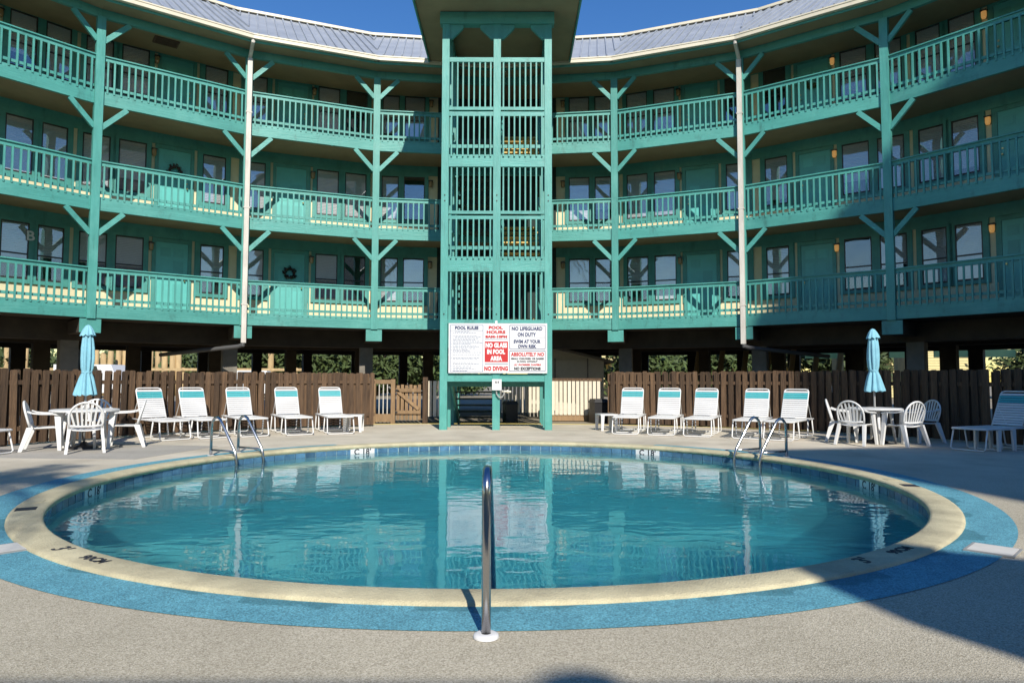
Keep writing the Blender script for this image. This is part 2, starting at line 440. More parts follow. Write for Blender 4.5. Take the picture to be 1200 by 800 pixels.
# ------------------------------------------------------------------ ground and pool
def annulus(name, m, cx, cy, inner, outer, z, oc=None, n=160, kind='structure', a0=0, a1=2 * pi, rings=1):
    oc = oc or (cx, cy); full = abs(a1 - a0 - 2 * pi) < 1e-6
    vs, fs = [], []
    k = n if full else n + 1
    for i in range(k):
        a = a0 + (a1 - a0) * i / n
        p = (cx + inner * cos(a), cy + inner * sin(a)); q = (oc[0] + outer * cos(a), oc[1] + outer * sin(a))
        for j in range(rings + 1):
            t = j / rings
            vs.append((p[0] + (q[0] - p[0]) * t, p[1] + (q[1] - p[1]) * t, z))
    for i in range(n):
        j = (i + 1) % k
        for r in range(rings):
            fs.append((i * (rings + 1) + r, i * (rings + 1) + r + 1, j * (rings + 1) + r + 1, j * (rings + 1) + r))
    mb = MB().add(vs, fs)
    o = ob(name, mb, m)
    tag(o, kind=kind)
    return o
annulus('ground', M['sand'], XC, YC, 13.9, 700, -.004, n=96)
annulus('pool_deck', M['deck'], POOL[0], POOL[1], RO - .1, 14.6, 0, (XC, YC - 1.0), n=160, rings=4)
# slab of greyer concrete beside the left tables
ps = tag(ob('concrete_slab', MB().prism([(-10.0, 11.2), (-6.0, 10.95), (-5.62, 13.15), (-9.5, 13.9)][::1], 0.0, .005),
            mat('grey_concrete_slab', (.37, .345, .30), .9, var=.2, vscale=1.5, speck=.12, sscale=60)), kind='structure')
pool = empty('swimming_pool', (*POOL, 0), label='round swimming pool with a cream coping and a blue tiled waterline', cat='pool')
ob('coping', MB().lathe([(RI + .03, -.06), (RI, -.03), (RI - .005, .0), (RI + .010, .018), (RI + .035, .028), (RO - .03, .028), (RO, .018), (RO + .004, 0), (RO + .004, -.05), (RI + .03, -.06)], 128).mesh('coping'), M['coping'], pool, (*POOL, 0), smooth=True)
M['plaster'] = mat('pale_blue_plaster', (.46, .62, .64), .7, var=.22, vscale=.8)
ob('basin', MB().lathe([(0.01, -1.25), (2.5, -1.22), (4.4, -1.08), (4.72, -1.0), (4.90, -.82), (4.942, -.6), (4.942, -.05)][::-1], 96).mesh('basin'), M['plaster'], pool, (*POOL, 0), smooth=True)
NT = 150
ta = 2 * pi / NT
tm = MB().box(4.923, 4.939, -4.92 * ta / 2 + .006, 4.92 * ta / 2 - .006, -.205, -.042).mesh('tile'); tm.materials.append(M['tile'])
signs_at = [radians(d) for d in (122.4, 55.0, 187.5, -0.5)]
sign_idx = {}
for i in range(NT):
    ob('tile', tm, None, pool, (*POOL, 0), i * ta)
water = ob('water', MB().lathe([(.001, WL), (1.5, WL), (3.0, WL), (4.93, WL), (4.97, WL - .01), (4.97, -1.35), (.001, -1.35)][::-1], 96).mesh('water'), M['water'], None, (*POOL, 0))
tag(water, kind='structure')
# blue painted band, missing along the far side where it has worn away
band = annulus('blue_band', M['blue'], POOL[0], POOL[1], RO - .02, RO + .375, .004, n=150, a0=radians(126), a1=radians(126 + 290), rings=2)

def text_mesh(txt, size, ext=.002, off=0.0, sx=1.0):
    c = bpy.data.curves.new('lettering', 'FONT'); c.body = txt; c.size = size; c.align_x = 'CENTER'; c.align_y = 'CENTER'
    c.extrude = ext; c.offset = off; c.space_character = 1.05; c.resolution_u = 3
    o = bpy.data.objects.new('tmp', c); COL.objects.link(o)
    bpy.context.view_layer.update()
    dg = bpy.context.evaluated_depsgraph_get()
    me = bpy.data.meshes.new_from_object(o.evaluated_get(dg))
    bpy.data.objects.remove(o); bpy.data.curves.remove(c)
    if sx != 1.0:
        for v in me.vertices: v.co.x *= sx
    me.materials.clear()
    return me
def flat_text(txt, size, m, parent, loc, rz, off=.004, sx=1.0, name='lettering'):
    me = text_mesh(txt, size, .001, off, sx); me.materials.append(m)
    return ob(name, me, None, parent, loc, rz)
# depth marks on the coping (read from outside the pool)
for ang, t, s in ((232.5, "3'", .175), (238.2, "90CM", .115), (302.2, "3'", .175), (308.0, "90CM", .115)):
    a = radians(ang); r = (RI + RO) / 2
    flat_text(t, s, M['ink'], pool, (POOL[0] + r * cos(a), POOL[1] + r * sin(a), .0295), a + pi / 2 + 0.0, name='depth_mark')
for ang in (209.0, 350.5, 204.0, 356.0):
    a = radians(ang); r = (RI + RO) / 2 + .02
    mk = MB().box(-.085, .085, -.085, .085, 0, .003)
    ob('no_diving_plaque', mk, M['ink'] if ang in (209.0, 350.5) else M['coping'], pool, (POOL[0] + r * cos(a), POOL[1] + r * sin(a), .0285), a + pi / 2)
# white depth plaques on the tile band
for a in signs_at:
    q = ob('depth_plaque', MB().box(4.912, 4.9225, -.24, .24, -.185, -.04), M['wpaint'], pool, (*POOL, 0), a)
    me = text_mesh("C 18'", .15, .001, .004); me.materials.append(M['ink'])
    me.transform(Matrix.Translation((4.911, 0, -.105)) @ Matrix.Rotation(-pi / 2, 4, 'Z') @ Matrix.Rotation(pi / 2, 4, 'X'))
    ob('lettering', me, None, q, (*POOL, 0), a)
# skimmer lids
for (x, y), lb in (((-3.80, 5.16), 'pale square skimmer lid in the blue band beside the sunlit coping'), ((3.62, 5.22), 'pale square skimmer lid in the blue band at the edge of the shade')):
    a = atan2(y - POOL[1], x - POOL[0])
    l = empty('skimmer_lid', (x, y, 0), a, lb, 'lid', 'skimmer lids beside the pool')
    ob('lid_plate', MB().box(-.14, .14, -.14, .14, .006, .016), M['pale'], l, (x, y, 0), a)
    ob('lid_rim', MB().box(-.16, .16, -.16, -.143, .004, .014).box(-.16, .16, .143, .16, .004, .014).box(-.16, -.143, -.143, .143, .004, .014).box(.143, .16, -.143, .143, .004, .014), M['conduit'], l, (x, y, 0), a)
# ------------------------------------------------------------------ apartment wings
DEG = pi / 180
# wall stations in degrees from the tower axis (mirrored on both wings)
WIN = [(8.5, 10.9), (11.5, 13.45), (15.2, 17.6), (18.3, 20.72), (26.15, 27.9), (30.2, 32.5), (37.75, 40.2), (40.9, 43.2), (44.45, 46.55), (47.2, 49.35), (54.4, 56.4), (58.7, 60.9), (66.5, 69.0), (69.7, 71.5)]
LAMP = [7.8, 21.15, 37.1, 50.1, 65.9]
DOOR = [(21.85, 25.05), (33.65, 36.65), (50.75, 53.6), (62.2, 65.2)]
def wall_frame(a0, a1):
    """points on the flat wall of the bay that holds both angles"""
    k = math.floor(((a0 + a1) / 2) / TH)
    A, B = Vector(rp(k * TH, RW)), Vector(rp((k + 1) * TH, RW))
    def hit(a):
        d = Vector((sin(a), cos(a))); o = Vector((XC, YC)); e = B - A
        den = d.x * (-e.y) + e.x * d.y
        s = (d.x * (A.y - o.y) - d.y * (A.x - o.x)) / (d.y * e.x - d.x * e.y)
        return A + e * s
    p, q = hit(a0), hit(a1)
    u = (q - p); L_ = u.length
    return p, L_, atan2(u.y, u.x)
balm = MB().box(-.021, .021, -.02, .02, 0, .89).mesh('baluster'); balm.materials.append(M['tealv'])

def wing(side, label, nb=5):
    s = side
    c = rp(s * 2 * TH, R0 + 4)
    W_ = empty('apartment_building', (c[0], c[1], 0), 0, label, 'building', 'curved wings of the building')
    P = lambda n, me, m, loc=(0, 0, 0), rz=0, par=None, smooth=False: ob(n, me, m, par or W_, loc, rz, smooth)
    stuff = MB()
    for b in range(nb):
        k0, k1 = (b, b + 1) if s > 0 else (-(b + 1), -b)
        a0, a1 = k0 * TH, k1 * TH
        A, B = rp(a0, R0), rp(a1, R0)
        L_ = hypot(B[0] - A[0], B[1] - A[1]); rz = atan2(B[1] - A[1], B[0] - A[0])
        loc = (A[0], A[1], 0)
        quad = lambda r0, r1: [rp(a0, r0), rp(a0, r1), rp(a1, r1), rp(a1, r0)][::-1]
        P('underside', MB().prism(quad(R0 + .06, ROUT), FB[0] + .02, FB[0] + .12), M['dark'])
        P('wall', MB().prism(quad(RW, RW + .15), FB[0] + .13, 11.1), M['cream'])
        P('outer_wall', MB().prism(quad(ROUT - .2, ROUT), FB[0] + .13, 11.0), M['cream'])
        # girders over the columns
        P('girder', MB().prism(quad(R0 + 1.45, R0 + 1.85), 2.32, FB[0] + .01), M['dark'])
        P('girder', MB().prism(quad(R0 + 5.2, R0 + 5.6), 2.38, FB[0] + .01), M['dark'])
        P('girder', MB().prism(quad(R0 + 9.4, R0 + 9.8), 2.38, FB[0] + .01), M['dark'])
        for fl in range(3):
            fb, ft, rt = FB[fl], FT[fl], RAIL[fl]
            P('walkway', MB().prism(quad(R0 + .045, RW - .001), fb + .16, ft - .01), M['soffit'])
            if fl > 0 or True:
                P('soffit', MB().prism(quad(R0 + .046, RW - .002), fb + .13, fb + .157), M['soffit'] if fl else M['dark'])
            P('fascia', MB().box(.102 if b or s > 0 else .0, L_ - .102, -.045, .042, fb, ft + .02), M['tealh'], loc, rz)
            # header over windows
            P('header', MB().prism(quad(RW - .05, RW - .002), ft + 2.26, (fb + 2.78 + .128) if fl < 2 else 10.93), M['teal'])
            # railing
            x0, x1 = .11, L_ - .11
            if b == 0:      # stops at the tower
                if s < 0: x1 = L_ - 1.36
                else: x0 = 1.57
            P('top_rail', MB().box(x0, x1, -.035, .035, rt - .13, rt - .03).box(x0, x1, -.075, .075, rt - .03, rt), M['tealh'], loc, rz)
            P('bottom_rail', MB().box(x0, x1, -.02, .02, ft + .11, ft + .18), M['tealh'], loc, rz)
            n = max(2, round((x1 - x0) / .163))
            for i in range(n):
                x = x0 + (i + .5) * (x1 - x0) / n + random.uniform(-.006, .006)
                if b < 4:
                    P('baluster', balm, None, (A[0] + x * cos(rz) + .043 * sin(rz), A[1] + x * sin(rz) - .043 * cos(rz), ft - .03 + random.uniform(-.01, .01)), rz)
                else:
                    cx_, cy_ = A[0] + x * cos(rz) + .04 * sin(rz), A[1] + x * sin(rz) - .04 * cos(rz)
                    stuff.box(cx_ - .02, cx_ + .02, cy_ - .02, cy_ + .02, ft - .03, rt - .13)
        # eave
        P('eave_beam', MB().box(.0, L_, -.06, .05, 10.70, 10.93), M['tealh'], loc, rz)
        re = R0 - .62
        P('eave_soffit', MB().prism(quad(re, RW - .055), 10.935, 10.955), M['soffit'])
        E0, E1 = rp(a0, re), rp(a1, re); eL = hypot(E1[0] - E0[0], E1[1] - E0[1])
        P('eave_fascia', MB().box(0, eL, -.03, 0, 10.90, 11.06), M['tealh'], (E0[0], E0[1], 0), rz)
        g = MB().prismy([(0, 0), (eL, 0), (eL, .14), (0, .14)], -.15, -.032)
        P('gutter', MB().box(-.02, eL + .02, -.15, -.032, 10.965, 11.10).box(-.02, eL + .02, -.165, -.14, 11.07, 11.105), M['gutter'], (E0[0], E0[1], 0), rz)
        # roof facet: front slope with standing seams
        rr, ze, zr = 18.6, 11.06, 13.86
        F = [(*rp(a0, re - .1), ze), (*rp(a1, re - .1), ze), (*rp(a1, rr), zr), (*rp(a0, rr), zr)]
        T_ = lambda d: [(x, y, z + d) for x, y, z in F]
        roof = P('roof', MB().add(T_(0) + T_(.05), [(0, 1, 2, 3)[::-1], (4, 5, 6, 7), (0, 1, 5, 4), (1, 2, 6, 5), (2, 3, 7, 6), (3, 0, 4, 7)]), M['metalroof'])
        bk = [(*rp(a0, rr), zr), (*rp(a1, rr), zr), (*rp(a1, ROUT + .5), 10.9), (*rp(a0, ROUT + .5), 10.9)]
        P('back_roof', MB().add(bk + [(x, y, z + .05) for x, y, z in bk], [(0, 1, 2, 3)[::-1], (4, 5, 6, 7), (0, 1, 5, 4), (1, 2, 6, 5), (2, 3, 7, 6), (3, 0, 4, 7)]), M['metalroof'])
        P('ridge_cap', MB().beam((*rp(a0, rr), zr + .07), (*rp(a1, rr), zr + .07), .34, .09), M['gutter'])
        f0, f1 = Vector(F[0]), Vector(F[1]); u = (f1 - f0).normalized(); el = (f1 - f0).length
        r0_, r1_ = Vector(F[3]), Vector(F[2]); rl = (r1_ - r0_).length
        sl = ((r0_ + r1_) / 2 - (f0 + f1) / 2); mid = (f0 + f1) / 2; upn = sl.normalized().cross(u) * -1
        nr = int(rl / .29)
        for i in range(nr + 1):
            x = -rl / 2 + (i + .5) * rl / (nr + 1)
            t0 = 0 if abs(x) < el / 2 else (abs(x) - el / 2) / ((rl - el) / 2)
            if t0 > .93: continue
            p = mid + u * x + sl * t0; q = mid + u * x + sl
            P('roof_rib', MB().beam(p + Vector((0, 0, .075)), q + Vector((0, 0, .075)), .04, .065), M['metalroof'], par=roof)
    # joint posts and what hangs from them
    for k in range(1, nb + 1):
        a = s * k * TH; p = rp(a, R0 - .03); prz = -a
        pz0 = FB[0] - .02
        P('post', MB().box(-.1, .1, -.08, .09, pz0, 10.72), M['tealv'], (p[0], p[1], 0), prz)
        # beam end under the post
        P('beam_end', MB().box(-.235, .235, .0, 1.40, 2.47, FB[0] - .03), M['dark'], (p[0], p[1], 0), prz)
        P('beam_cap', MB().box(-.24, .24, -.03, -.002, 2.46, FB[0] - .028), M['teal'], (p[0], p[1], 0), prz)
        for fl in range(3):
            zt = FB[fl + 1] if fl < 2 else 10.70
            for dr in (-1, 1):
                ar = a + dr * TH; q = rp(ar, R0 - .03)
                d = Vector((q[0] - p[0], q[1] - p[1], 0)).normalized()
                b0 = Vector((p[0], p[1], zt - .62)) + d * .08
                b1 = Vector((p[0], p[1], zt - .02)) + d * .66
                P('brace', MB().beam(b0, b1, .075, .125), M['tealh'])
        # columns; the back rows are coloured dark to stand for shade
        ac = s * (k * 14.43 + .55 + .0 * k) * DEG
        for r_, hw, z1, mm in ((R0 + 1.65, .21, 2.32, 'conc'), (R0 + 5.4, .22, 2.38, 'dark'), (R0 + 9.6, .22, 2.38, 'dark')):
            cc = rp(ac, r_)
            P('column', MB().box(-hw, hw, -hw, hw, 0, z1), M[mm], (cc[0], cc[1], 0), -ac)
        for r_, da in ((R0 + 5.4, .5), (R0 + 9.6, .33), (R0 + 9.6, .66)):
            cc = rp(ac - s * TH * da, r_)
            P('column', MB().box(-.18, .18, -.18, .18, 0, 2.38), M['dark'], (cc[0], cc[1], 0), -ac)
    if stuff.v:
        tag(P('balusters_beyond', stuff, M['tealv']), kind='stuff')
    # windows
    for a_, b_ in WIN:
        lo, hi = sorted((s * a_ * DEG, s * b_ * DEG))
        if max(abs(lo), abs(hi)) > nb * TH: continue
        p, L_, rz = wall_frame(lo, hi)
        for fl in range(3):
            z0, z1 = FT[fl] + .70, FT[fl] + 2.20
            loc = (p.x, p.y, 0)
            fr = MB()
            fr.box(-.13, 0, -.055, -.004, z0 - .10, z1 + .07).box(L_, L_ + .13, -.055, -.004, z0 - .10, z1 + .07)
            fr.box(0, L_, -.055, -.004, z1, z1 + .07).box(0, L_, -.06, -.004, z0 - .10, z0)
            wd = P('window', fr, M['teal'], loc, rz)
            zm = (z0 + z1) / 2 - .08
            sh = MB()
            for (u0, u1, v0, v1) in ((0, .03, z0, z1), (L_ - .03, L_, z0, z1), (.03, L_ - .03, z1 - .03, z1), (.03, L_ - .03, z0, z0 + .05), (.03, L_ - .03, zm - .02, zm + .02)):
                sh.box(u0, u1, -.045, -.006, v0, v1)
            P('sash', sh, M['sash'], loc, rz, wd)
            P('room_shade', MB().box(.005, L_ - .005, -.008, -.005, z0 + .005, z1 - .005), M['interior'], loc, rz, wd)  # dark sheet stands in for the unlit room behind the glass
            drop = random.choice((0, 0, 0, 0, .35, .15)) if fl != 0 else random.choice((0, .55, .5, .6, .6))
            if random.random() > .08:
                P('blind', MB().box(.035, L_ - .035, -.022, -.012, z0 + .03 + drop, z1 - .04).mesh('blind'), M['blind'], loc, rz, wd)
            P('pane', MB().box(.03, L_ - .03, -.036, -.033, zm + .02, z1 - .03), M['glass'], loc, rz, wd)
            P('pane', MB().box(.03, L_ - .03, -.032, -.029, z0 + .05, zm - .02), M['glass'], loc, rz, wd)
    # painted boards filling the wall between openings, leaving the cream strips
    CREAM = [(7.5, 8.15), (14.3, 14.85), (20.95, 21.4), (25.3, 25.65), (28.95, 29.7), (33.03, 33.3), (36.85, 37.35), (43.6, 44.0), (49.85, 50.3), (57.3, 57.8), (61.4, 61.7)]
    op = sorted(WIN + DOOR)
    for (e0, e1) in zip(op[:-1], op[1:]):
        a_, b_ = e0[1], e1[0]
        if b_ * DEG > nb * TH: continue
        cuts = [a_] + [q for c_ in CREAM if a_ < (c_[0] + c_[1]) / 2 < b_ for q in c_] + [b_]
        for q0, q1 in zip(cuts[0::2], cuts[1::2]):
            vt = round((q0 + q1) / 2 / 14.43) * 14.43
            for (h0, h1) in ([(q0, q1)] if not (q0 < vt < q1) else [(q0, vt - .02), (vt + .02, q1)]):
                if h1 - h0 < .1: continue
                lo, hi = sorted((s * h0 * DEG, s * h1 * DEG)); p, L_, rz = wall_frame(lo, hi)
                for fl in range(3):
                    P('trim_board', MB().box(0, L_, -.034, -.003, FT[fl] + .595, FT[fl] + 2.258), M['teal'], (p.x, p.y, 0), rz)
    # doors
    for di, (a_, b_) in enumerate(DOOR):
        lo, hi = sorted((s * a_ * DEG, s * b_ * DEG))
        p, L_, rz = wall_frame(lo, hi); loc = (p.x, p.y, 0)
        for fl in range(3):
            z0, z1 = FT[fl] + .005, FT[fl] + 2.14
            P('door_frame', MB().box(-.10, .0, -.05, -.003, z0, z1 + .11).box(L_, L_ + .10, -.05, -.003, z0, z1 + .11).box(0, L_, -.05, -.003, z1, z1 + .11), M['teal'], loc, rz)
            d = P('door', MB().box(.005, L_ - .005, -.03, -.004, z0, z1 - .005), M['teald'], loc, rz)
            for (v0, v1) in ((.22, .92), (1.05, 1.60), (1.72, 1.98)):
                for c_ in (0, 1):
                    u0 = L_ * (.14 if c_ == 0 else .54); u1 = L_ * (.46 if c_ == 0 else .86)
                    pm = MB().box(u0, u1, -.036, -.031, z0 + v0, z0 + v1).box(u0 + .035, u1 - .035, -.044, -.0365, z0 + v0 + .035, z0 + v1 - .035)
                    P('panel', pm, M['teald'], loc, rz, d)
            kx = L_ - .09 if s < 0 else .09
            kn = MB().tube([(kx, -.031, z0 + 1.02), (kx, -.06, z0 + 1.02), (kx, -.085, z0 + 1.02), (kx, -.10, z0 + 1.02)], [.014, .014, .03, .02], 8)
            P('knob', kn, M['brass'], loc, rz, d)
            P('deadbolt', MB().tube([(kx, -.031, z0 + 1.18), (kx, -.05, z0 + 1.18)], .026, 8), M['brass'], loc, rz, d)
    # wall lamps
    for a_ in LAMP:
        lo, hi = sorted((s * (a_ - .2) * DEG, s * (a_ + .2) * DEG))
        p, L_, rz = wall_frame(lo, hi); loc = (p.x, p.y, 0)
        for fl in range(3):
            z = FT[fl] + 1.86
            l = P('wall_lamp', MB().box(L_ / 2 - .05, L_ / 2 + .05, -.03, -.003, z + .02, z + .26).box(L_ / 2 - .075, L_ / 2 + .075, -.16, -.03, z + .19, z + .22), M['sash'], loc, rz)
            P('lamp_glass', MB().tube([(L_ / 2, -.095, z), (L_ / 2, -.095, z + .06), (L_ / 2, -.095, z + .185)], [.045, .062, .062], 10), M['amber'] if s > 0 and a_ > 30 else M['amberoff'], loc, rz, l)
    # downpipe in front of the second post
    a = s * 2 * TH; p = rp(a, R0 - .165); 
    dp = MB().box(-.065, .065, -.06, .045, 2.32, 10.62)
    P('downpipe', dp, M['pipe'], (p[0], p[1], 0), -a)
    g0 = rp(a, R0 - .70)
    P('downpipe_neck', MB().tube([(g0[0], g0[1], 10.99), (g0[0], g0[1], 10.9), (p[0], p[1], 10.66), (p[0], p[1], 10.56)], .055, 8), M['pipe'])
    pe = rp(s * (2 * TH + .115), R0 + 2.6)
    P('drain_pipe', MB().tube([(p[0], p[1], 2.34), (p[0], p[1], 2.26), (p[0] + (pe[0] - p[0]) * .06, p[1] + (pe[1] - p[1]) * .06, 2.22), (pe[0], pe[1], 2.02)], .06, 10), M['drain'])
    for z in (9.0, 6.2, 3.4):
        P('pipe_strap', MB().box(-.085, .085, -.066, .048, z, z + .04), M['pipe'], (p[0], p[1], 0), -a)
    return W_
WL_ = wing(-1, 'curved three-storey teal wing with a letter B on its wall, fully sunlit')
WR_ = wing(1, 'curved three-storey teal wing whose lower storeys lie partly in shade')
# letter B on the wall
p, L_, rz = wall_frame(-47.2 * DEG, -46.4 * DEG)
me = text_mesh('B', .36, .006, .008); me.materials.append(M['wpaint'])
me.transform(Matrix.Rotation(pi / 2, 4, 'X'))
nx = (sin(rz), -cos(rz))
ob('wall_letter', me, None, WL_, (p.x + cos(rz) * .02 + nx[0] * .075, p.y + sin(rz) * .02 + nx[1] * .075, 5.02), rz)
# a ventilation grille in the roof soffit
gr = rp(-2.55 * TH, R0 + .75)
gv = MB().box(-.32, .32, -.22, .22, 10.90, 10.933)
for i in range(7): gv.box(-.27, .27, -.17 + i * .05, -.145 + i * .05, 10.885, 10.9)
ob('soffit_grille', gv, M['bark'], WL_, (gr[0], gr[1], 0), 2.55 * TH)
# ------------------------------------------------------------------ stair tower
TX0, TXM, TX1, TY = -1.765, -.406, .940, 17.70
tower = empty('stair_tower', (TXM, 19.3, 0), 0, 'tall open teal stair tower with a sign board between its posts', 'tower')
def TP(n, me, m, loc=(0, 0, 0), rz=0, par=None): return ob(n, me, m, par or tower, loc, rz)
hw = .095
for x in (TX0, TXM, TX1):
    TP('post', MB().box(x - hw, x + hw, TY - .07, TY + .1, 0, 10.69), M['tealv'])
for x in (TX0 + .02, TX1 - .02):
    for y in (18.75, 19.85, 20.85):
        TP('post', MB().box(x - .075, x + .075, y - .075, y + .075, 0, 10.9), M['tealv'])
TP('top_beam', MB().box(TX0 - .16, TX1 + .16, TY - .11, TY + .13, 10.692, 11.01), M['tealh'])
for x in (TX0, TX1):
    TP('side_beam', MB().box(x - .07, x + .07, TY + .135, 21.2, 10.75, 11.0), M['tealh'])
for x, dr in ((TX0, 1), (TXM, -1), (TXM, 1), (TX1, -1)):
    e = x + dr * hw
    TP('brace', MB().prismy([(e, 10.30), (e + dr * .06, 10.30), (e + dr * .36, 10.60), (e + dr * .36, 10.69), (e, 10.69)][::dr], TY - .045, TY + .05), M['teal'])
# panels: (rail above, balusters from, to, ...)
tb = {}
def tower_bal(z0, z1):
    k = round(z1 - z0, 3)
    if k not in tb:
        tb[k] = MB().box(-.019, .019, -.019, .019, 0, z1 - z0).mesh('baluster'); tb[k].materials.append(M['tealv'])
    return tb[k]
for (xa, xb) in ((TX0 + hw + .002, TXM - hw - .002), (TXM + hw + .002, TX1 - hw - .002)):
    for z0, z1 in ((9.68, 9.80), (8.38, 8.465), (8.22, 8.335), (5.61, 5.69), (5.47, 5.56), (2.74, 2.84), (1.24, 1.44)):
        TP('rail', MB().box(xa, xb, TY - .05, TY + .05, z0, z1), M['tealh'])
    for z0, z1 in ((6.86, 7.18), (4.09, 4.48)):
        TP('landing_fascia', MB().box(xa, xb, TY - .06, TY + .05, z0, z1), M['tealh'])
    for z0 in (7.38, 4.68):
        TP('low_rail', MB().box(xa, xb, TY + .005, TY + .04, z0, z0 + .09), M['tealh'])
    for z0, z1 in ((8.466, 9.679), (7.12, 8.219), (5.691, 6.859), (4.42, 5.469), (2.841, 4.089)):
        for i in range(8):
            x = xa + .07 + i * (xb - xa - .14) / 7
            yb = TY - .02 if z0 not in (7.12, 4.42) else TY - .082
            TP('baluster', tower_bal(z0, z1), None, (x + random.uniform(-.004, .004), yb if yb > TY - .05 else TY - .081, z0))
# bolts in the posts
for x in (TX0, TXM, TX1):
    for z in (5.95, 6.10, 2.98):
        TP('bolt', MB().tube([(x, TY - .072, z), (x, TY - .085, z)], .018, 8), M['sash'])
# landings, floors and flights
for z in (7.12, 4.42, 1.40):
    TP('landing', MB().box(TX0 - .05, TX1 + .05, TY + .055, 18.42, z - .10, z), M['shadetread'])
    TP('landing_joist', MB().box(TX0 - .05, TX1 + .05, 18.24, 18.32, z - .30, z - .103), M['teal'])
for fl in range(3):
    TP('floor_link', MB().box(TX0 - .05, TX1 + .05, 20.75, 21.42, FT[fl] - .14, FT[fl] - .02), M['shadetread'])
M['passage_shade'] = mat('painted_passage_shade', (.012, .030, .027), .8, var=.2)  # dark panels over the wall paint in the shade behind the stairs
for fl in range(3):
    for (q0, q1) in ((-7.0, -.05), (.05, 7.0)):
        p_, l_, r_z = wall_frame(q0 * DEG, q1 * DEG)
        TP('shade_panel', MB().box(0, l_, -.06, -.052, FT[fl] + .01, FT[fl] + 2.6), M['passage_shade'], (p_.x, p_.y, 0), r_z)
def flight(x0, x1, ya, za, yb, zb, n=7, tm='tread'):
    for e in (x0, x1):
        st = MB().beam((e, ya, za - .12), (e, yb, zb - .12), .05, .26)
        TP('stringer', st, M['teal'])
        TP('handrail', MB().beam((e, ya, za + .90), (e, yb, zb + .90), .045, .09), M['teal'])
        for t in (.08, .5, .92):
            yy, zz = ya + (yb - ya) * t, za + (zb - za) * t
            TP('newel', MB().box(e - .035, e + .035, yy - .035, yy + .035, zz, zz + .88), M['tealv'])
    for i in range(n):
        t = (i + .5) / n
        y = ya + (yb - ya) * t; z = za + (zb - za) * (i + .8) / n
        TP('tread', MB().box(x0 + .03, x1 - .03, y - .15, y + .15, z - .045, z), M[tm])
for fl in range(3):
    up = (1.40, 4.42, 7.12)[fl]
    flight(TXM + .12, TX1 - .14, 18.42, up, 20.8, FT[fl])                      # landing up to the floor
    lo = (0.0, FT[0], FT[1])[fl]
    flight(TX0 + .14, TXM - .12, 20.8 if fl else 21.3, lo, 18.42, up, tm='shadetread')          # floor below up to the landing
# roof over the tower
RX0, RX1, RY0, RY1 = TXM - 2.15, TXM + 2.15, 16.72, 22.6
TP('ceiling', MB().box(RX0 + .03, RX1 - .03, RY0 + .03, RY1, 11.03, 11.06), M['soffit'])
for x in (RX0, RX1):
    TP('roof_fascia', MB().box(x - .02, x + .028, RY0, RY1, 10.98, 11.26), M['tealh'])
TP('roof_fascia', MB().box(RX0 + .03, RX1 - .03, RY0 - .02, RY0 + .025, 10.98, 11.26), M['tealh'])
rx = (RX0 + RX1) / 2
TP('roof', MB().add([(RX0 - .08, RY0 - .08, 11.262), (RX1 + .08, RY0 - .08, 11.262), (RX1 + .08, RY1, 11.262), (RX0 - .08, RY1, 11.262), (rx, RY0 + 2.0, 12.75), (rx, RY1, 12.75)],
                    [(0, 1, 4), (1, 2, 5, 4), (3, 0, 4, 5), (2, 3, 5), (3, 2, 1, 0)]), M['metalroof'])
# meter box on the centre post
mb_ = empty('electrical_box', (-.385, 17.6, 1.0), 0, 'small white electrical box with a conduit loop below the sign board', 'electrical box')
ob('box_body', MB().box(-.505, -.265, 17.50, 17.628, 1.02, 1.30), M['wpaint'], mb_)
ob('print', MB().box(-.43, -.41, 17.494, 17.4995, 1.20, 1.25).box(-.395, -.38, 17.494, 17.4995, 1.19, 1.25).box(-.36, -.335, 17.494, 17.4995, 1.20, 1.25), M['ink'], mb_)
ob('conduit_loop', MB().tube([(-.40, 17.56, 1.02), (-.39, 17.56, .92), (-.33, 17.56, .84), (-.25, 17.56, .84), (-.20, 17.56, .92), (-.21, 17.56, 1.0), (-.26, 17.56, 1.01)], .018, 8), M['conduit'], mb_)
ob('pipe_stub', MB().tube([(-.26, 17.57, .99), (-.12, 17.57, .985), (-.02, 17.57, .98)], .025, 8).tube([(-.13, 17.57, .985), (-.09, 17.57, .985)], .045, 8), M['gutter'], mb_)

# ------------------------------------------------------------------ pool rules sign
SX0, SX1, SZ0, SZ1, SY = -1.63, .905, 1.455, 2.735, 17.585
sign = empty('sign_board', ((SX0 + SX1) / 2, SY, SZ0), 0, 'white pool rules sign board with a red NO GLASS IN POOL AREA block', 'sign')
ob('board', MB().box(SX0, SX1, SY - .02, SY + .028, SZ0, SZ1), M['wpaint'], sign)
def su(u): return SX0 + (u - 65) / 1040 * (SX1 - SX0)
def sv(v): return SZ1 - (v - 95) / 520 * (SZ1 - SZ0)
def sbox(name, u0, u1, v0, v1, m, d=.003):
    ob(name, MB().box(su(u0), su(u1), SY - .02 - d, SY - .0202, sv(v1), sv(v0)), m, sign)
def outline(u0, u1, v0, v1, m):
    mb = MB(); t = .014
    a, b, c, d = su(u0), su(u1), sv(v1), sv(v0); y0, y1 = SY - .0225, SY - .0202
    mb.box(a, b, y0, y1, c, c + t).box(a, b, y0, y1, d - t, d).box(a, a + t, y0, y1, c + t, d - t).box(b - t, b, y0, y1, c + t, d - t)
    ob('border', mb, m, sign)
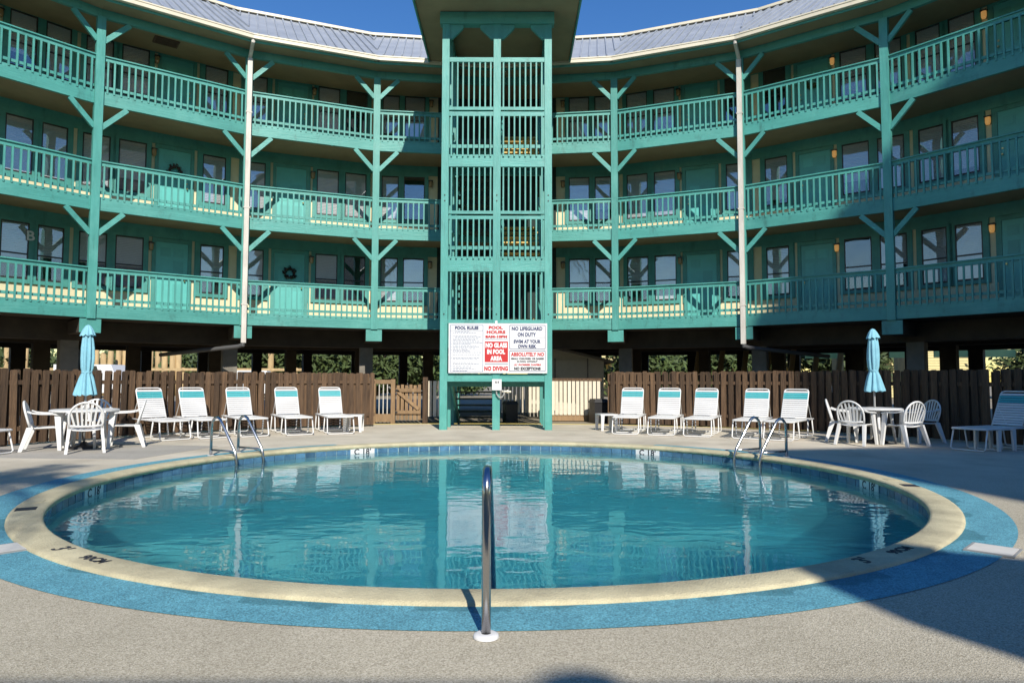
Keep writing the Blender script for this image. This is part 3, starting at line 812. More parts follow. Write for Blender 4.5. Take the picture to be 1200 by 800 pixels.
def stext(txt, u, v, wpx, hpx, m, bold=.006, d=.0245):
    hgt = hpx / 520 * (SZ1 - SZ0) / .70
    me = text_mesh(txt, hgt, .001, bold)
    xs = [q.co.x for q in me.vertices]; cw = max(xs) - min(xs); cxm = (max(xs) + min(xs)) / 2
    ys = [q.co.y for q in me.vertices]; cym = (max(ys) + min(ys)) / 2
    k = wpx / 1040 * (SX1 - SX0) / cw
    for q in me.vertices: q.co.x = (q.co.x - cxm) * k; q.co.y -= cym
    me.transform(Matrix.Rotation(pi / 2, 4, 'X'))
    me.materials.append(m)
    ob('lettering', me, None, sign, (su(u), SY - d, sv(v)), 0)
outline(80, 430, 113, 602, M['greyink']); outline(707, 1087, 113, 363, M['navy']); outline(707, 1087, 380, 597, M['navy'])
sbox('rule', 82, 428, 169, 173, M['greyink']); sbox('rule', 447, 692, 260, 265, M['navy']); sbox('rule', 447, 692, 518, 523, M['navy']); sbox('rule', 720, 1075, 241, 244, M['greyink'])
sbox('red_block', 446, 692, 285, 500, M['redp'])
stext('POOL RULES', 255, 143, 250, 30, M['navy'])
fine = MB()
rows = [183, 198, 224, 240, 254, 268, 284, 298, 312, 328, 343, 358, 372, 386, 400, 430, 458, 472, 505, 520, 545, 560, 575, 590]
for r_ in rows:
    u = 112 if random.random() < .8 else 132
    end = random.uniform(250, 415)
    while u < end:
        wl = random.uniform(9, 32)
        fine.box(su(u), su(min(u + wl, 420)), SY - .0222, SY - .0202, sv(r_ + 3.2), sv(r_ - 2.2))
        u += wl + 6
for i, r_ in enumerate(rows[2::2]): fine.box(su(92), su(100), SY - .0222, SY - .0202, sv(r_ + 3), sv(r_ - 2))
tag(ob('fine_print', fine, M['greyink'], sign), kind='stuff')
stext('POOL', 562, 140, 150, 30, M['redp']); stext('HOURS', 565, 187, 200, 30, M['redp']); stext('8AM-10PM', 567, 235, 232, 22, M['redp'])
stext('NO GLASS', 568, 325, 228, 44, M['wpaint'], .010); stext('IN POOL', 566, 392, 190, 44, M['wpaint'], .010); stext('AREA', 568, 462, 125, 44, M['wpaint'], .010)
stext('NO DIVING', 567, 567, 250, 42, M['redp'], .008)
stext('NO LIFEGUARD', 893, 150, 325, 36, M['navy']); stext('ON DUTY', 890, 212, 195, 36, M['navy'])
stext('SWIM AT YOUR', 893, 285, 285, 34, M['navy']); stext('OWN RISK', 893, 335, 195, 32, M['navy'])
stext('ABSOLUTELY NO', 897, 418, 350, 36, M['redp']); stext('SMALL CHILDREN OR BABIES', 897, 464, 345, 18, M['ink'], .003)
stext('IN POOL WITHOUT', 897, 494, 215, 18, M['ink'], .003); stext("LIL' SWIMMER DIAPERS", 897, 527, 285, 17, M['redp'], .003); stext('NO EXCEPTIONS', 897, 567, 280, 28, M['ink'])
ob('hanger', MB().box(TXM - .03, TXM + .03, SY - .015, SY + .01, SZ1, SZ1 + .07), M['wpaint'], sign)
# ------------------------------------------------------------------ fences
def fence(name, pts, hgt, label, cat, group=None, wd=.135, sp=.195, m='fence', back=True, rails=(.28, 1.17), lean=.009, closed_gap=0, gap_seed=0):
    rnd = random.Random(gap_seed)
    root = empty(name, (pts[0][0], pts[0][1], 0), 0, label, cat, group)
    d_acc = 0
    bm = {}
    for (p, q) in zip(pts[:-1], pts[1:]):
        p, q = Vector(p), Vector(q); L_ = (q - p).length; u = (q - p) / L_; rz = atan2(u.y, u.x)
        n = round(L_ / sp)
        for z in rails:
            ob('rail', MB().box(.0, L_, -.02, .02, z, z + .085), M[m], root, (p.x, p.y, 0), rz)
        for i in range(n):
            x = (i + .5) * L_ / n
            for row in ((-.032, 0), (.034, .5)) if back else ((-.032, 0),):
                h = hgt + rnd.uniform(-.02, .02); k = (round(h, 2), row[1])
                if k not in bm:
                    c = .02
                    me = MB().prismy([(-wd / 2, .04), (wd / 2, .04), (wd / 2, k[0] - c), (wd / 2 - c, k[0]), (-wd / 2 + c, k[0]), (-wd / 2, k[0] - c)], -.011, .011).mesh('board')
                    me.materials.append(M[m]); bm[k] = me
                xx = x + row[1] * sp + rnd.uniform(-.012, .012)
                if xx > L_ - .02: continue
                b = ob('board', bm[k], None, root, (p.x + u.x * xx - u.y * row[0], p.y + u.y * xx + u.x * row[0], 0), rz + rnd.uniform(-.03, .03))
                b.rotation_euler.y = rnd.uniform(-lean, lean) * 2
        npst = max(1, int(L_ / 2.2))
        for i in range(npst + 1):
            x = i * L_ / npst
            if i == npst and (q.x, q.y) != tuple(pts[-1]): continue
            ob('fence_post', MB().box(-.045, .045, .045, .135, 0, hgt - .05), M[m], root, (p.x + u.x * x, p.y + u.y * x, 0), rz)
    return root
fence('board_fence', [(-12.2, 9.2), (-10.55, 11.4), (-9.55, 13.0), (-8.75, 14.6), (-7.75, 16.4), (-6.0, 18.0), (-3.80, 18.98)], 1.46,
      'brown shadowbox board fence behind the loungers, ending at the small wooden gate', 'fence', 'brown board fences', wd=.118, sp=.182, gap_seed=3)
fence('board_fence', [(2.83, 20.0), (5.2, 19.0), (7.2, 17.4), (8.7, 15.6), (9.75, 13.9), (10.9, 11.6), (11.8, 9.0)], 1.52,
      'brown board fence running from the black bin into the shade, seen past the right-hand umbrella table'.replace('seen past the right-hand', 'past the shaded'), 'fence', 'brown board fences', wd=.125, sp=.195, gap_seed=5)
# low picket fence with cream pickets beside the bin
lf = empty('picket_fence', (2.0, 21.4, 0), 0, 'low fence with pale pickets between two brown rails beside the tower', 'fence')
ob('top_rail', MB().box(1.2, 2.8, 21.36, 21.46, 1.25, 1.34), M['fence'], lf)
ob('kick_board', MB().box(1.2, 2.8, 21.38, 21.42, .02, .24), M['wood'], lf)
pk = MB().box(-.05, .05, -.012, .012, .2, 1.25).mesh('picket'); pk.materials.append(mat('cream_picket', (.72, .64, .50), .7, var=.12, rnd=.08))
for i in range(12):
    ob('picket', pk, None, lf, (1.27 + i * .13, 21.372 - .012, 0))
lf2 = empty('picket_fence', (.6, 22.9, 0), 0, 'short run of pale pickets standing in the shade behind the tower stairs', 'fence')
for i in range(14):
    ob('picket', pk, None, lf2, (-.3 + i * .13, 22.9, 0))
ob('top_rail', MB().box(-.4, 1.55, 22.93, 23.0, 1.25, 1.34), M['fence'], lf2)
# gate
gt = empty('gate', (-3.05, 20.2, 0), 0, 'small weathered wooden gate with a diagonal brace', 'gate')
for i in range(6):
    ob('board', MB().box(-3.40 + i * .125, -3.31 + i * .125, 20.22, 20.24, .10, 1.12 + .02 * (i % 2)), M['wood'], gt)
ob('rail', MB().box(-3.42, -2.68, 20.17, 20.215, .92, 1.03), M['wood'], gt)
ob('rail', MB().box(-3.42, -2.68, 20.17, 20.215, .28, .38), M['wood'], gt)
ob('brace', MB().beam((-3.38, 20.19, .95), (-2.74, 20.19, .42), .04, .09), M['wood'], gt)
for z in (.33, .97): ob('hinge', MB().box(-3.46, -3.36, 20.155, 20.168, z - .03, z + .03), M['sash'], gt)
gs = empty('gate_surround', (-3.7, 20.15, 0), 0, 'weathered wooden frame with slim balusters between the fence end and the gate', 'fence')
ob('post', MB().box(-3.55, -3.43, 20.11, 20.23, 0, 1.30), M['wood'], gs)
ob('post', MB().box(-4.10, -4.0, 20.11, 20.23, 0, 1.30), M['wood'], gs)
ob('rail', MB().box(-3.998, -3.552, 20.13, 20.21, 1.16, 1.28), M['wood'], gs)
ob('rail', MB().box(-3.998, -3.552, 20.13, 20.21, .05, .28), M['wood'], gs)
for x in (-3.9, -3.78, -3.66): ob('baluster', MB().box(x - .012, x + .012, 20.15, 20.19, .281, 1.159), M['pipe'], gs)
gp = empty('picket_fence', (-2.3, 20.35, 0), 0, 'short picket fence on a dark post between the gate and the tower', 'fence')
ob('post', MB().box(-2.62, -2.48, 20.15, 20.29, 0, 1.36), M['fence'], gp)
ob('rail', MB().box(-2.478, -1.9, 20.29, 20.33, 1.02, 1.12), M['fence'], gp)
for i in range(4): ob('picket', pk, None, gp, (-2.42 + i * .14, 20.27, 0))

# ------------------------------------------------------------------ loungers
def make_lounger():
    # x: towards the foot, origin under the hinge of the back
    root = empty('sun_lounger', (0, 0, 0), 0, 'x', 'lounger', 'strap loungers along the fence')
    hz, hw_, ln = .40, .30, 1.22
    r = .016
    c = .07
    fr = [(-.55, -hw_, hz), (ln - c, -hw_, hz), (ln - .02, -hw_ + .02, hz), (ln, -hw_ + c, hz), (ln, hw_ - c, hz), (ln - .02, hw_ - .02, hz), (ln - c, hw_, hz), (-.55, hw_, hz), (-.60, hw_ - .05, hz), (-.60, -hw_ + .05, hz)]
    ob('seat_frame', MB().tube(fr, r, 8, closed=True).mesh('seat_frame'), M['white'], root, smooth=True)
    ang = radians(62); bl = .74
    bx, bz = -cos(ang), sin(ang)
    P_ = lambda t, y: (bx * t, y, hz + .02 + bz * t)
    bw = hw_ - .035
    bk = [P_(0, -bw), P_(bl - .06, -bw), P_(bl - .015, -bw + .02), P_(bl, -bw + .07), P_(bl, bw - .07), P_(bl - .015, bw - .02), P_(bl - .06, bw), P_(0, bw)]
    ob('back_frame', MB().tube(bk, r, 8).mesh('back_frame'), M['white'], root, smooth=True)
    for t0, t1 in ((.985, .55), (-.42, -.02)):
        pass
    # leg loops
    for xa, sgn in ((ln - .10, 1), (ln - .42, -1), (-.05, 1), (-.40, -1)):
        lg = [(xa, -hw_, hz), (xa + sgn * .09, -hw_ - .01, .05), (xa + sgn * .09, -hw_ + .03, .017), (xa + sgn * .09, hw_ - .03, .017), (xa + sgn * .09, hw_ + .01, .05), (xa, hw_, hz)]
        ob('leg_loop', MB().tube(lg, .014, 8).mesh('leg_loop'), M['white'], root, smooth=True)
    ob('back_prop', MB().tube([P_(.42, -bw), (-.50, -bw, hz), (-.50, bw, hz), P_(.42, bw)], .010, 6), M['white'], root)
    # straps
    st = MB().box(-.018, .018, -hw_, hw_, -.004, .004).mesh('strap'); st.materials.append(M['strapw'])
    nst = 21
    for i in range(nst):
        o = ob('strap', st, None, root, (.05 + i * (ln - .12) / (nst - 1), 0, hz + .017))
    def backstrap(m):
        me = MB().box(-.0205, .0205, -bw, bw, -.004, .004).mesh('strap'); me.materials.append(m); return me
    sw, stl = backstrap(M['strapw']), backstrap(M['strapt'])
    for i in range(13):
        t = .035 + i * .0525
        teal = 9 <= i <= 11
        o = ob('strap', stl if teal else sw, None, root, (bx * t + .018 * sin(ang), 0, hz + .02 + bz * t + .018 * cos(ang)))
        o.rotation_euler = (0, ang, 0)
    for i in (20, 19):
        pass
    return root
lp = make_lounger()
spots = []
LL = ['white strap lounger beside the sunlit plastic chairs, nearest of its row to the umbrella table', 'second white strap lounger from the sunlit umbrella table', 'middle white strap lounger in the sunlit row, behind the pool ladder',
      'fourth white strap lounger from the sunlit umbrella table', 'white strap lounger next to a low white side table, nearest the gate']
RL_ = ['white strap lounger beside the black bin near the tower', 'second white strap lounger from the black bin', 'third white strap lounger from the black bin',
      'fourth white strap lounger from the black bin, behind the pool ladder', 'fifth white strap lounger from the black bin, next to the shaded umbrella table']
for a, lb in list(zip((-40.5, -36.2, -31.2, -25.7, -20.5), LL)) + list(zip((18.2, 22.8, 27.3, 33.2, 37.4), RL_)):
    x, y = rp(a * DEG, 11.35)
    d = (POOL[0] + (.3 if a < 0 else 0) - x, (7.6 if a < 0 else 6.0) - y)
    spots.append((x, y, atan2(d[1], d[0]) + random.uniform(-.04, .04), lb))
spots.append((9.42, 13.08, atan2(-.42, -.9), 'white strap lounger standing in the shade beyond the shaded umbrella table'))
spots.append((-9.80, 11.66, atan2(-.12, .99), 'white strap lounger beside the sunlit chairs, only its foot end showing'))
for i, (x, y, rz, lb) in enumerate(spots):
    if i == 0:
        lp.location = (x, y, .004); lp.rotation_euler = (0, 0, rz); lp['label'] = lb
    else:
        dup(lp, (x, y, .004), rz, lb)
# low side tables
def side_table(x, y, rz, lb):
    t = empty('side_table', (x, y, 0), rz, lb, 'table', 'low white side tables')
    ob('table_top', MB().box(-.23, .23, -.23, .23, .385, .42), M['white'], t, (x, y, 0), rz)
    for sx in (-1, 1):
        for sy in (-1, 1):
            v = [(sx * (.22 - .05 * i) , sy * .22) for i in (0, 1)]
            lg = MB()
            a_, b_, c_ = sx * .22, sx * .13, sx * .16
            lg.prismy([(min(a_, b_), .384), (max(a_, b_), .384), (max(a_, c_), .003), (min(a_, c_), .003)][::-1], sy * .22 - .02, sy * .22 + .02)
            ob('leg', lg, M['white'], t, (x, y, 0), rz)
side_table(*rp(-17.9 * DEG, 10.95), .1, 'low white plastic side table at the end of the loungers by the gate')
side_table(*rp(14.9 * DEG, 11.5), .2, 'low white plastic side table between the black bin and the loungers')
side_table(8.95, 12.75, .3, 'low white plastic side table in the shade beside a lounger')

# ------------------------------------------------------------------ plastic armchairs
def make_chair():
    root = empty('plastic_chair', (0, 0, 0), 0, 'x', 'chair', 'white plastic armchairs')
    # faces +x
    sw = .23
    seat = []; fs = []
    nx_, ny_ = 6, 6
    vs = []
    for i in range(nx_ + 1):
        for j in range(ny_ + 1):
            x = -.21 + .43 * i / nx_; y = (-1 + 2 * j / ny_) * (sw - .02 * (1 - i / nx_))
            z = .41 - .02 * (1 - (2 * j / ny_ - 1) ** 2) + .015 * (i / nx_) - (.03 if i == nx_ else 0)
            vs.append((x, y, z))
    top = len(vs)
    vs += [(x, y, z - .02) for x, y, z in vs]
    for i in range(nx_):
        for j in range(ny_):
            a = i * (ny_ + 1) + j; b = a + 1; c = a + ny_ + 2; d = a + ny_ + 1
            fs += [(a, d, c, b), (a + top, b + top, c + top, d + top)]
    for i in range(nx_):
        for e in (0, ny_):
            a = i * (ny_ + 1) + e; d = a + ny_ + 1
            fs.append((a, a + top, d + top, d) if e == 0 else (a, d, d + top, a + top))
    for j in range(ny_):
        for e in (0, nx_):
            a = e * (ny_ + 1) + j; b = a + 1
            fs.append((a, b, b + top, a + top) if e == 0 else (a, a + top, b + top, b))
    ob('seat', MB().add(vs, fs).mesh('seat'), M['white'], root, smooth=True)
    # legs: tapered splayed angles
    for sx, sy in ((1, 1), (1, -1), (-1, 1), (-1, -1)):
        t0 = Vector((sx * .20 if sx > 0 else -.20, sy * .24, .64 if sx > 0 else .42)); b0 = Vector((.25 if sx > 0 else -.33, sy * .28, .004))
        vs = []
        for c, wa, wb in ((b0, .028, .022), (t0, .05, .022)):
            vs += [(c.x - wa / 1, c.y - wb, c.z), (c.x + wa, c.y - wb, c.z), (c.x + wa, c.y + wb, c.z), (c.x - wa, c.y + wb, c.z)]
        ob('leg', MB().add(vs, [(0, 3, 2, 1), (4, 5, 6, 7), (0, 1, 5, 4), (1, 2, 6, 5), (2, 3, 7, 6), (3, 0, 4, 7)]), M['white'], root)
    # arms curving back into the rim
    for sy in (-1, 1):
        pth = [(.25, sy * .26, .635), (.12, sy * .275, .65), (-.06, sy * .28, .655), (-.17, sy * .275, .67), (-.24, sy * .255, .70)]
        m = MB()
        for (p, q) in zip(pth[:-1], pth[1:]): m.beam(p, q, .055, .024)
        ob('armrest', m, M['white'], root)
    # back: rim arch plus fanned slats, leaning back
    lean = .27
    B = lambda y, z: (-.205 - (z - .42) * lean - .0, y, z)
    arch = []
    for i in range(17):
        a = pi * i / 16
        arch.append(B(-.255 * cos(a) * (1.0), .62 + .25 * sin(a)))
    arch = [B(-.235, .42), B(-.25, .52)] + arch + [B(.25, .52), B(.235, .42)]
    ob('back_rim', MB().tube(arch, .019, 8).mesh('back_rim'), M['white'], root, smooth=True)
    ob('back_rail', MB().tube([B(-.235, .47), B(-.1, .455), B(.1, .455), B(.235, .47)], .02, 8).mesh('back_rail'), M['white'], root, smooth=True)
    for i in range(7):
        k = i - 3
        yb, yt = k * .055, k * .078
        zt = .62 + .25 * sqrt(max(0, 1 - (yt / .255) ** 2))
        p, q = Vector(B(yb, .46)), Vector(B(yt, zt))
        ob('slat', MB().beam(p, q, .030, .012, up=(1, 0, 0)), M['white'], root)
    return root
cp = make_chair()
chairs = [((-8.40, 12.38), (-7.85, 12.68), 'white plastic armchair seen in profile at the sunlit table, nearest the cut-off lounger'),
          ((-7.46, 12.04), (-7.85, 12.68), 'white plastic armchair with its back to the pool at the sunlit table'),
          ((-7.32, 13.02), (-7.85, 12.68), 'white plastic armchair in profile between the sunlit table and the loungers'),
          ((-8.14, 13.34), (-7.85, 12.68), 'white plastic armchair on the fence side of the sunlit table'),
          ((6.92, 13.80), (7.55, 14.25), 'white plastic armchair on the lounger side of the shaded umbrella table, nearer the pool'),
          ((7.02, 14.55), (7.6, 14.25), 'white plastic armchair on the lounger side of the shaded umbrella table, nearer the fence'),
          ((7.72, 13.56), (7.55, 14.25), 'white plastic armchair with its back to the pool at the shaded umbrella table'),
          ((8.52, 14.35), (7.6, 14.2), 'white plastic armchair at the shaded umbrella table, next to the shaded lounger')]
for i, ((x, y), t, lb) in enumerate(chairs):
    rz = atan2(t[1] - y, t[0] - x)
    if i == 0: cp.location = (x, y, .004); cp.rotation_euler = (0, 0, rz); cp['label'] = lb
    else: dup(cp, (x, y, .004), rz + random.uniform(-.12, .12), lb)

def patio_set(x, y, rz, tl, ul, rad, zo=0.0):
    t = empty('patio_table', (x, y, 0), rz, tl, 'table', 'round white patio tables')
    ob('table_top', MB().lathe([(.0, .725), (rad - .03, .725), (rad, .715), (rad, .69), (rad - .02, .675), (.0, .675)], 32).mesh('table_top'), M['white'], t, (x, y, 0), rz)
    for i in range(4):
        a = pi / 4 + i * pi / 2
        c0, c1 = (cos(a) * rad * .55, sin(a) * rad * .55, .674), (cos(a) * rad * .72, sin(a) * rad * .72, .004)
        ob('leg', MB().tube([c0, c1], [.035, .024], 8).mesh('leg'), M['white'], t, (x, y, 0), rz, True)
    u = empty('patio_umbrella', (x, y, 0), rz, ul, 'umbrella', 'closed blue patio umbrellas')
    ob('pole', MB().tube([(0, 0, .05), (0, 0, 2.22 + zo)], .02, 10).mesh('pole'), M['conduit'], u, (x, y, 0), 0, True)
    ob('base', MB().lathe([(.02, .13), (.05, .12), (.07, .07), (.22, .045), (.24, .01), (.24, .004), (.02, .004)], 24).mesh('base'), M['black'], u, (x, y, 0), 0, True)
    def pleat(prof, k, amp, n=64, tw=.0):
        vs, fs = [], []; m = len(prof)
        for r_, z_, am in prof:
            am *= 1.45
            for j in range(n):
                a = 2 * pi * j / n
                rr = r_ + am * (abs(sin(a * k / 2 + tw * z_)) - .5) * 2 * (0.75 + .25 * sin(a * 2.3 + 1)) + am * .3 * sin(a * 3 + z_ * 4)
                vs.append((rr * cos(a), rr * sin(a), z_ + (.015 * sin(a * k) if r_ == prof[0][0] else 0)))
        for i in range(m - 1):
            for j in range(n):
                fs.append((i * n + j, i * n + (j + 1) % n, (i + 1) * n + (j + 1) % n, (i + 1) * n + j))
        return MB().add([(a_, b_, 1 + (c_ - 1) * .94 + zo) for a_, b_, c_ in vs], fs)
    can = pleat([(.155, .98, .035), (.15, 1.03, .034), (.12, 1.18, .03), (.095, 1.32, .022), (.072, 1.415, .012), (.072, 1.44, .012), (.088, 1.52, .016), (.098, 1.70, .018), (.095, 1.9, .016), (.085, 2.05, .012), (.07, 2.18, .008), (.05, 2.26, .004)], 8, .03, tw=.4)
    ob('canopy', can.mesh('canopy'), M['cloth'], u, (x, y, 0), 0, True)
    ob('tie', MB().lathe([(.080, 1.385 + zo), (.086, 1.40 + zo), (.086, 1.41 + zo), (.080, 1.425 + zo)], 24).mesh('tie'), M['cloth'], u, (x, y, 0), 0, True)
    cap = pleat([(.115, 2.15, .014), (.105, 2.19, .012), (.075, 2.28, .006), (.04, 2.345, .002), (.005, 2.365, 0)], 8, .01)
    ob('top_cap', cap.mesh('top_cap'), M['cloth'], u, (x, y, 0), 0, True)
patio_set(-7.88, 12.68, .2, 'round white patio table in full sun with four plastic armchairs', 'closed light blue umbrella over the sunlit table', .56)
patio_set(7.52, 14.22, .5, 'round white patio table by the shaded lounger', 'closed light blue umbrella over the table by the shaded lounger', .52, .08)

# ------------------------------------------------------------------ pool ladders and grab rail
def ladder(ang, lb):
    x, y = POOL[0] + (RO + .20) * cos(ang), POOL[1] + (RO + .20) * sin(ang)
    rz = ang + pi
    l = empty('pool_ladder', (x, y, 0), rz, lb, 'ladder', 'steel pool ladders')
    for s_ in (-1, 1):
        e = s_ * .27
        pth = [(0, e, .0), (0, e, .48), (.02, e, .57), (.08, e, .63), (.15, e, .645), (.22, e, .61), (.28, e, .53), (.58, e, .13), (.63, e, .02), (.64, e, -.1), (.64, e, -.95)]
        ob('side_rail', MB().tube(pth, .023, 12).mesh('side_rail'), M['steel'], l, (x, y, 0), rz, True)
        ob('brace_bar', MB().tube([(0, e, .10), (.60, e, .10)], .016, 8).mesh('brace_bar'), M['steel'], l, (x, y, 0), rz, True)
        ob('escutcheon', MB().lathe([(.024, .012), (.05, .010), (.055, .004)], 16).mesh('escutcheon'), M['white'], l, (x - e * -sin(rz) * 0 + (-sin(rz)) * e, y + cos(rz) * e, .003), rz)
    for z in (-.3, -.55, -.8):
        ob('step', MB().box(.60, .70, -.25, .25, z - .02, z), M['white'], l, (x, y, 0), rz)
ladder(radians(150.2), 'steel pool ladder in the sun opposite the middle loungers')
ladder(radians(29.4), 'steel pool ladder on the shaded side of the pool')
gx, gy = -.125, 3.46
gr_ = empty('grab_rail', (gx, gy, 0), pi / 2, 'single polished steel grab rail standing on a white flange at the pool edge', 'handrail')
pth = [(0, 0, .0), (0, 0, .70)]
for i in range(1, 9):
    a = pi / 2 * i / 8 * 1.45
    pth.append((.11 - .11 * cos(a), 0, .70 + .11 * sin(a)))
pth += [(.62, 0, .42), (1.1, 0, .02), (1.30, 0, -.17), (1.36, 0, -.3), (1.36, 0, -1.0)]
ob('rail_tube', MB().tube(pth, .0235, 16).mesh('rail_tube'), M['steel'], gr_, (gx, gy, 0), pi / 2 + .0, True)
ob('flange', MB().lathe([(.024, .024), (.045, .024), (.060, .019), (.064, .010), (.064, .003)], 28).mesh('flange'), M['wpaint'], gr_, (gx, gy, 0), 0, True)

# ------------------------------------------------------------------ bins, shed, small things
def bin_(x, y, lb, h=.66, r=.20):
    b = empty('trash_bin', (x, y, 0), .3, lb, 'bin')
    ob('bin_body', MB().box(-r * .9, r * .9, -r * .9, r * .9, .004, h * .85).mesh('b'), M['black'], b, (x, y, 0), .3)
    ob('bin_lid', MB().add([(-r, -r, h * .851), (r, -r, h * .851), (r, r, h * .851), (-r, r, h * .851), (-r * .8, -r * .8, h), (r * .8, -r * .8, h), (r * .8, r * .8, h), (-r * .8, r * .8, h)],
        [(0, 3, 2, 1), (4, 5, 6, 7), (0, 1, 5, 4), (1, 2, 6, 5), (2, 3, 7, 6), (3, 0, 4, 7)]), M['black'], b, (x, y, 0), .3)
bin_(2.62, 20.75, 'black square trash bin between the pale picket fence and the board fence', .72, .24)
bin_(-.05, 20.45, 'dark trash bin under the tower stairs behind the sign', .66, .20)
sh = empty('garden_shed', (2.2, 25.0, 0), 0, 'grey shed with a low gable roof behind the pale picket fence', 'shed')
ob('shed_wall', MB().prismy([(.6, 0), (3.25, 0), (3.25, 1.95), (1.0, 2.55), (.6, 2.45)], 24.2, 26.4), M['shed'], sh)
ob('shed_roof', MB().beam((.2, 25.3, 2.72), (3.6, 25.3, 1.92), 2.7, .08, up=(0, 0, 1)), M['shroof'], sh)
ob('shed_door', MB().box(1.55, 2.65, 24.17, 24.197, .1, 2.0), M['shed'], sh)
ob('door_trim', MB().box(1.50, 1.549, 24.165, 24.197, .1, 2.05).box(2.651, 2.70, 24.165, 24.197, .1, 2.05), M['shroof'], sh)

# wreaths on doors
def wreath(side, di, fl, m, lb, dz=1.5):
    a_, b_ = DOOR[di]; lo, hi = sorted((side * a_ * DEG, side * b_ * DEG)); p, L_, rz = wall_frame(lo, hi)
    c = Vector((p.x + cos(rz) * L_ / 2 + sin(rz) * .10, p.y + sin(rz) * L_ / 2 - cos(rz) * .10, FT[fl] + dz))
    w_ = empty('wreath', (c.x, c.y, c.z), rz, lb, 'wreath')
    mb = MB()
    rn = random.Random(di + fl)
    for i in range(90):
        a = rn.uniform(0, 2 * pi); r_ = .15 + rn.uniform(-.05, .06)
        q = Vector((r_ * cos(a), rn.uniform(-.04, .03), r_ * sin(a)))
        d1 = Vector((rn.uniform(-1, 1), rn.uniform(-1, 1), rn.uniform(-1, 1))).normalized() * .06; d2 = d1.orthogonal().normalized() * .03
        mb.add([q - d1, q + d2, q + d1, q - d2], [(0, 1, 2, 3)])
    ob('foliage', mb, m, w_, c, rz)
    ob('ring', MB().tube([(.15 * cos(a * pi / 8), 0, .15 * sin(a * pi / 8)) for a in range(16)], .02, 6, closed=True), M['bark'], w_, c, rz)
wreath(-1, 1, 1, M['bark'], 'dark dried wreath on a middle-storey teal door')
wreath(-1, 0, 0, M['sash'], 'black and white wreath on a lowest-storey teal door near the tower')
wreath(1, 1, 2, M['leaf'], 'round green wreath on a top-storey teal door')

# ------------------------------------------------------------------ trees and things beyond the building
def leaf_cloud(n, c, rx_, ry_, rz_, size, rn, clumps=14):
    mb = MB(); cs = []
    for i in range(clumps):
        while True:
            v = Vector((rn.uniform(-1, 1), rn.uniform(-1, 1), rn.uniform(-1, 1)))
            if .25 < v.length < 1: break
        cs.append((v, rn.uniform(.22, .42)))
    for i in range(n):
        v, s_ = rn.choice(cs)
        q = v + Vector((rn.gauss(0, 1), rn.gauss(0, 1), rn.gauss(0, 1))) * s_ * .55
        q = Vector((c[0] + q.x * rx_, c[1] + q.y * ry_, c[2] + q.z * rz_))
        if q.z < .2: q.z = .2 + rn.random() * .4
        d1 = Vector((rn.gauss(0, 1), rn.gauss(0, 1), rn.gauss(0, 1))).normalized(); d2 = d1.orthogonal().normalized()
        sz = size * rn.uniform(.6, 1.4)
        mb.add([q - d1 * sz, q + d2 * sz * .45, q + d1 * sz, q - d2 * sz * .45], [(0, 1, 2, 3)])
    return mb
def tree(x, y, h, rad, lb, seed, low=.3, n=7000, cat='tree', name='broadleaf_tree', group='trees beyond the building', size=.26):
    rn = random.Random(seed)
    t = empty(name, (x, y, 0), 0, lb, cat, group)
    ob('crown', leaf_cloud(n, (0, 0, h * (low + 1) / 2), rad, rad * .8, h * (1 - low) / 2, size, rn, 20), M['leaf'], t, (x, y, 0))
    tr = MB().tube([(0, 0, 0), (rn.uniform(-.1, .1), 0, h * .3), (rn.uniform(-.2, .2), .1, h * .6)], [.16, .12, .07], 8)
    for i in range(5):
        a = rn.uniform(0, 2 * pi); z = h * rn.uniform(.25, .5)
        tr.tube([(0, 0, z), (cos(a) * rad * .5, sin(a) * rad * .5, z + h * .2)], [.06, .02], 6)
    ob('trunk', tr, M['bark'], t, (x, y, 0))
TREES = [(-52, 62, 3.9, 5.5, 'low bushy tree beyond the pilings, behind the dark car'), (-44, 60, 3.8, 5.5, 'bushy tree beyond the pilings beside the white van'), (-34, 64, 4.3, 5, 'spreading tree behind the crowded pilings'),
         (-26, 62, 4.2, 5, 'tree behind the last pilings of the row'), (-17.5, 57, 6.5, 5.2, 'dense tree seen under the building above the plain fence boards'), (-11.0, 56, 6.5, 4.6, 'dense tree filling the gap above the gate'),
         (-6.0, 57, 6.5, 4.2, 'dense tree between the gate and the tower'), (10.6, 53, 4.2, 3.6, 'dark bush under the yellow house front'), (16.5, 53.5, 4.5, 3.5, 'dark bush behind the leaning struts'), (25, 52, 6.0, 4.0, 'tree beside the pale sided house'), (41, 50, 7, 5, 'tree beyond the shaded fence')]
for i, (x, y, h, r_, lb) in enumerate(TREES):
    tree(x, y, h, r_, lb, 50 + i, low=.05)
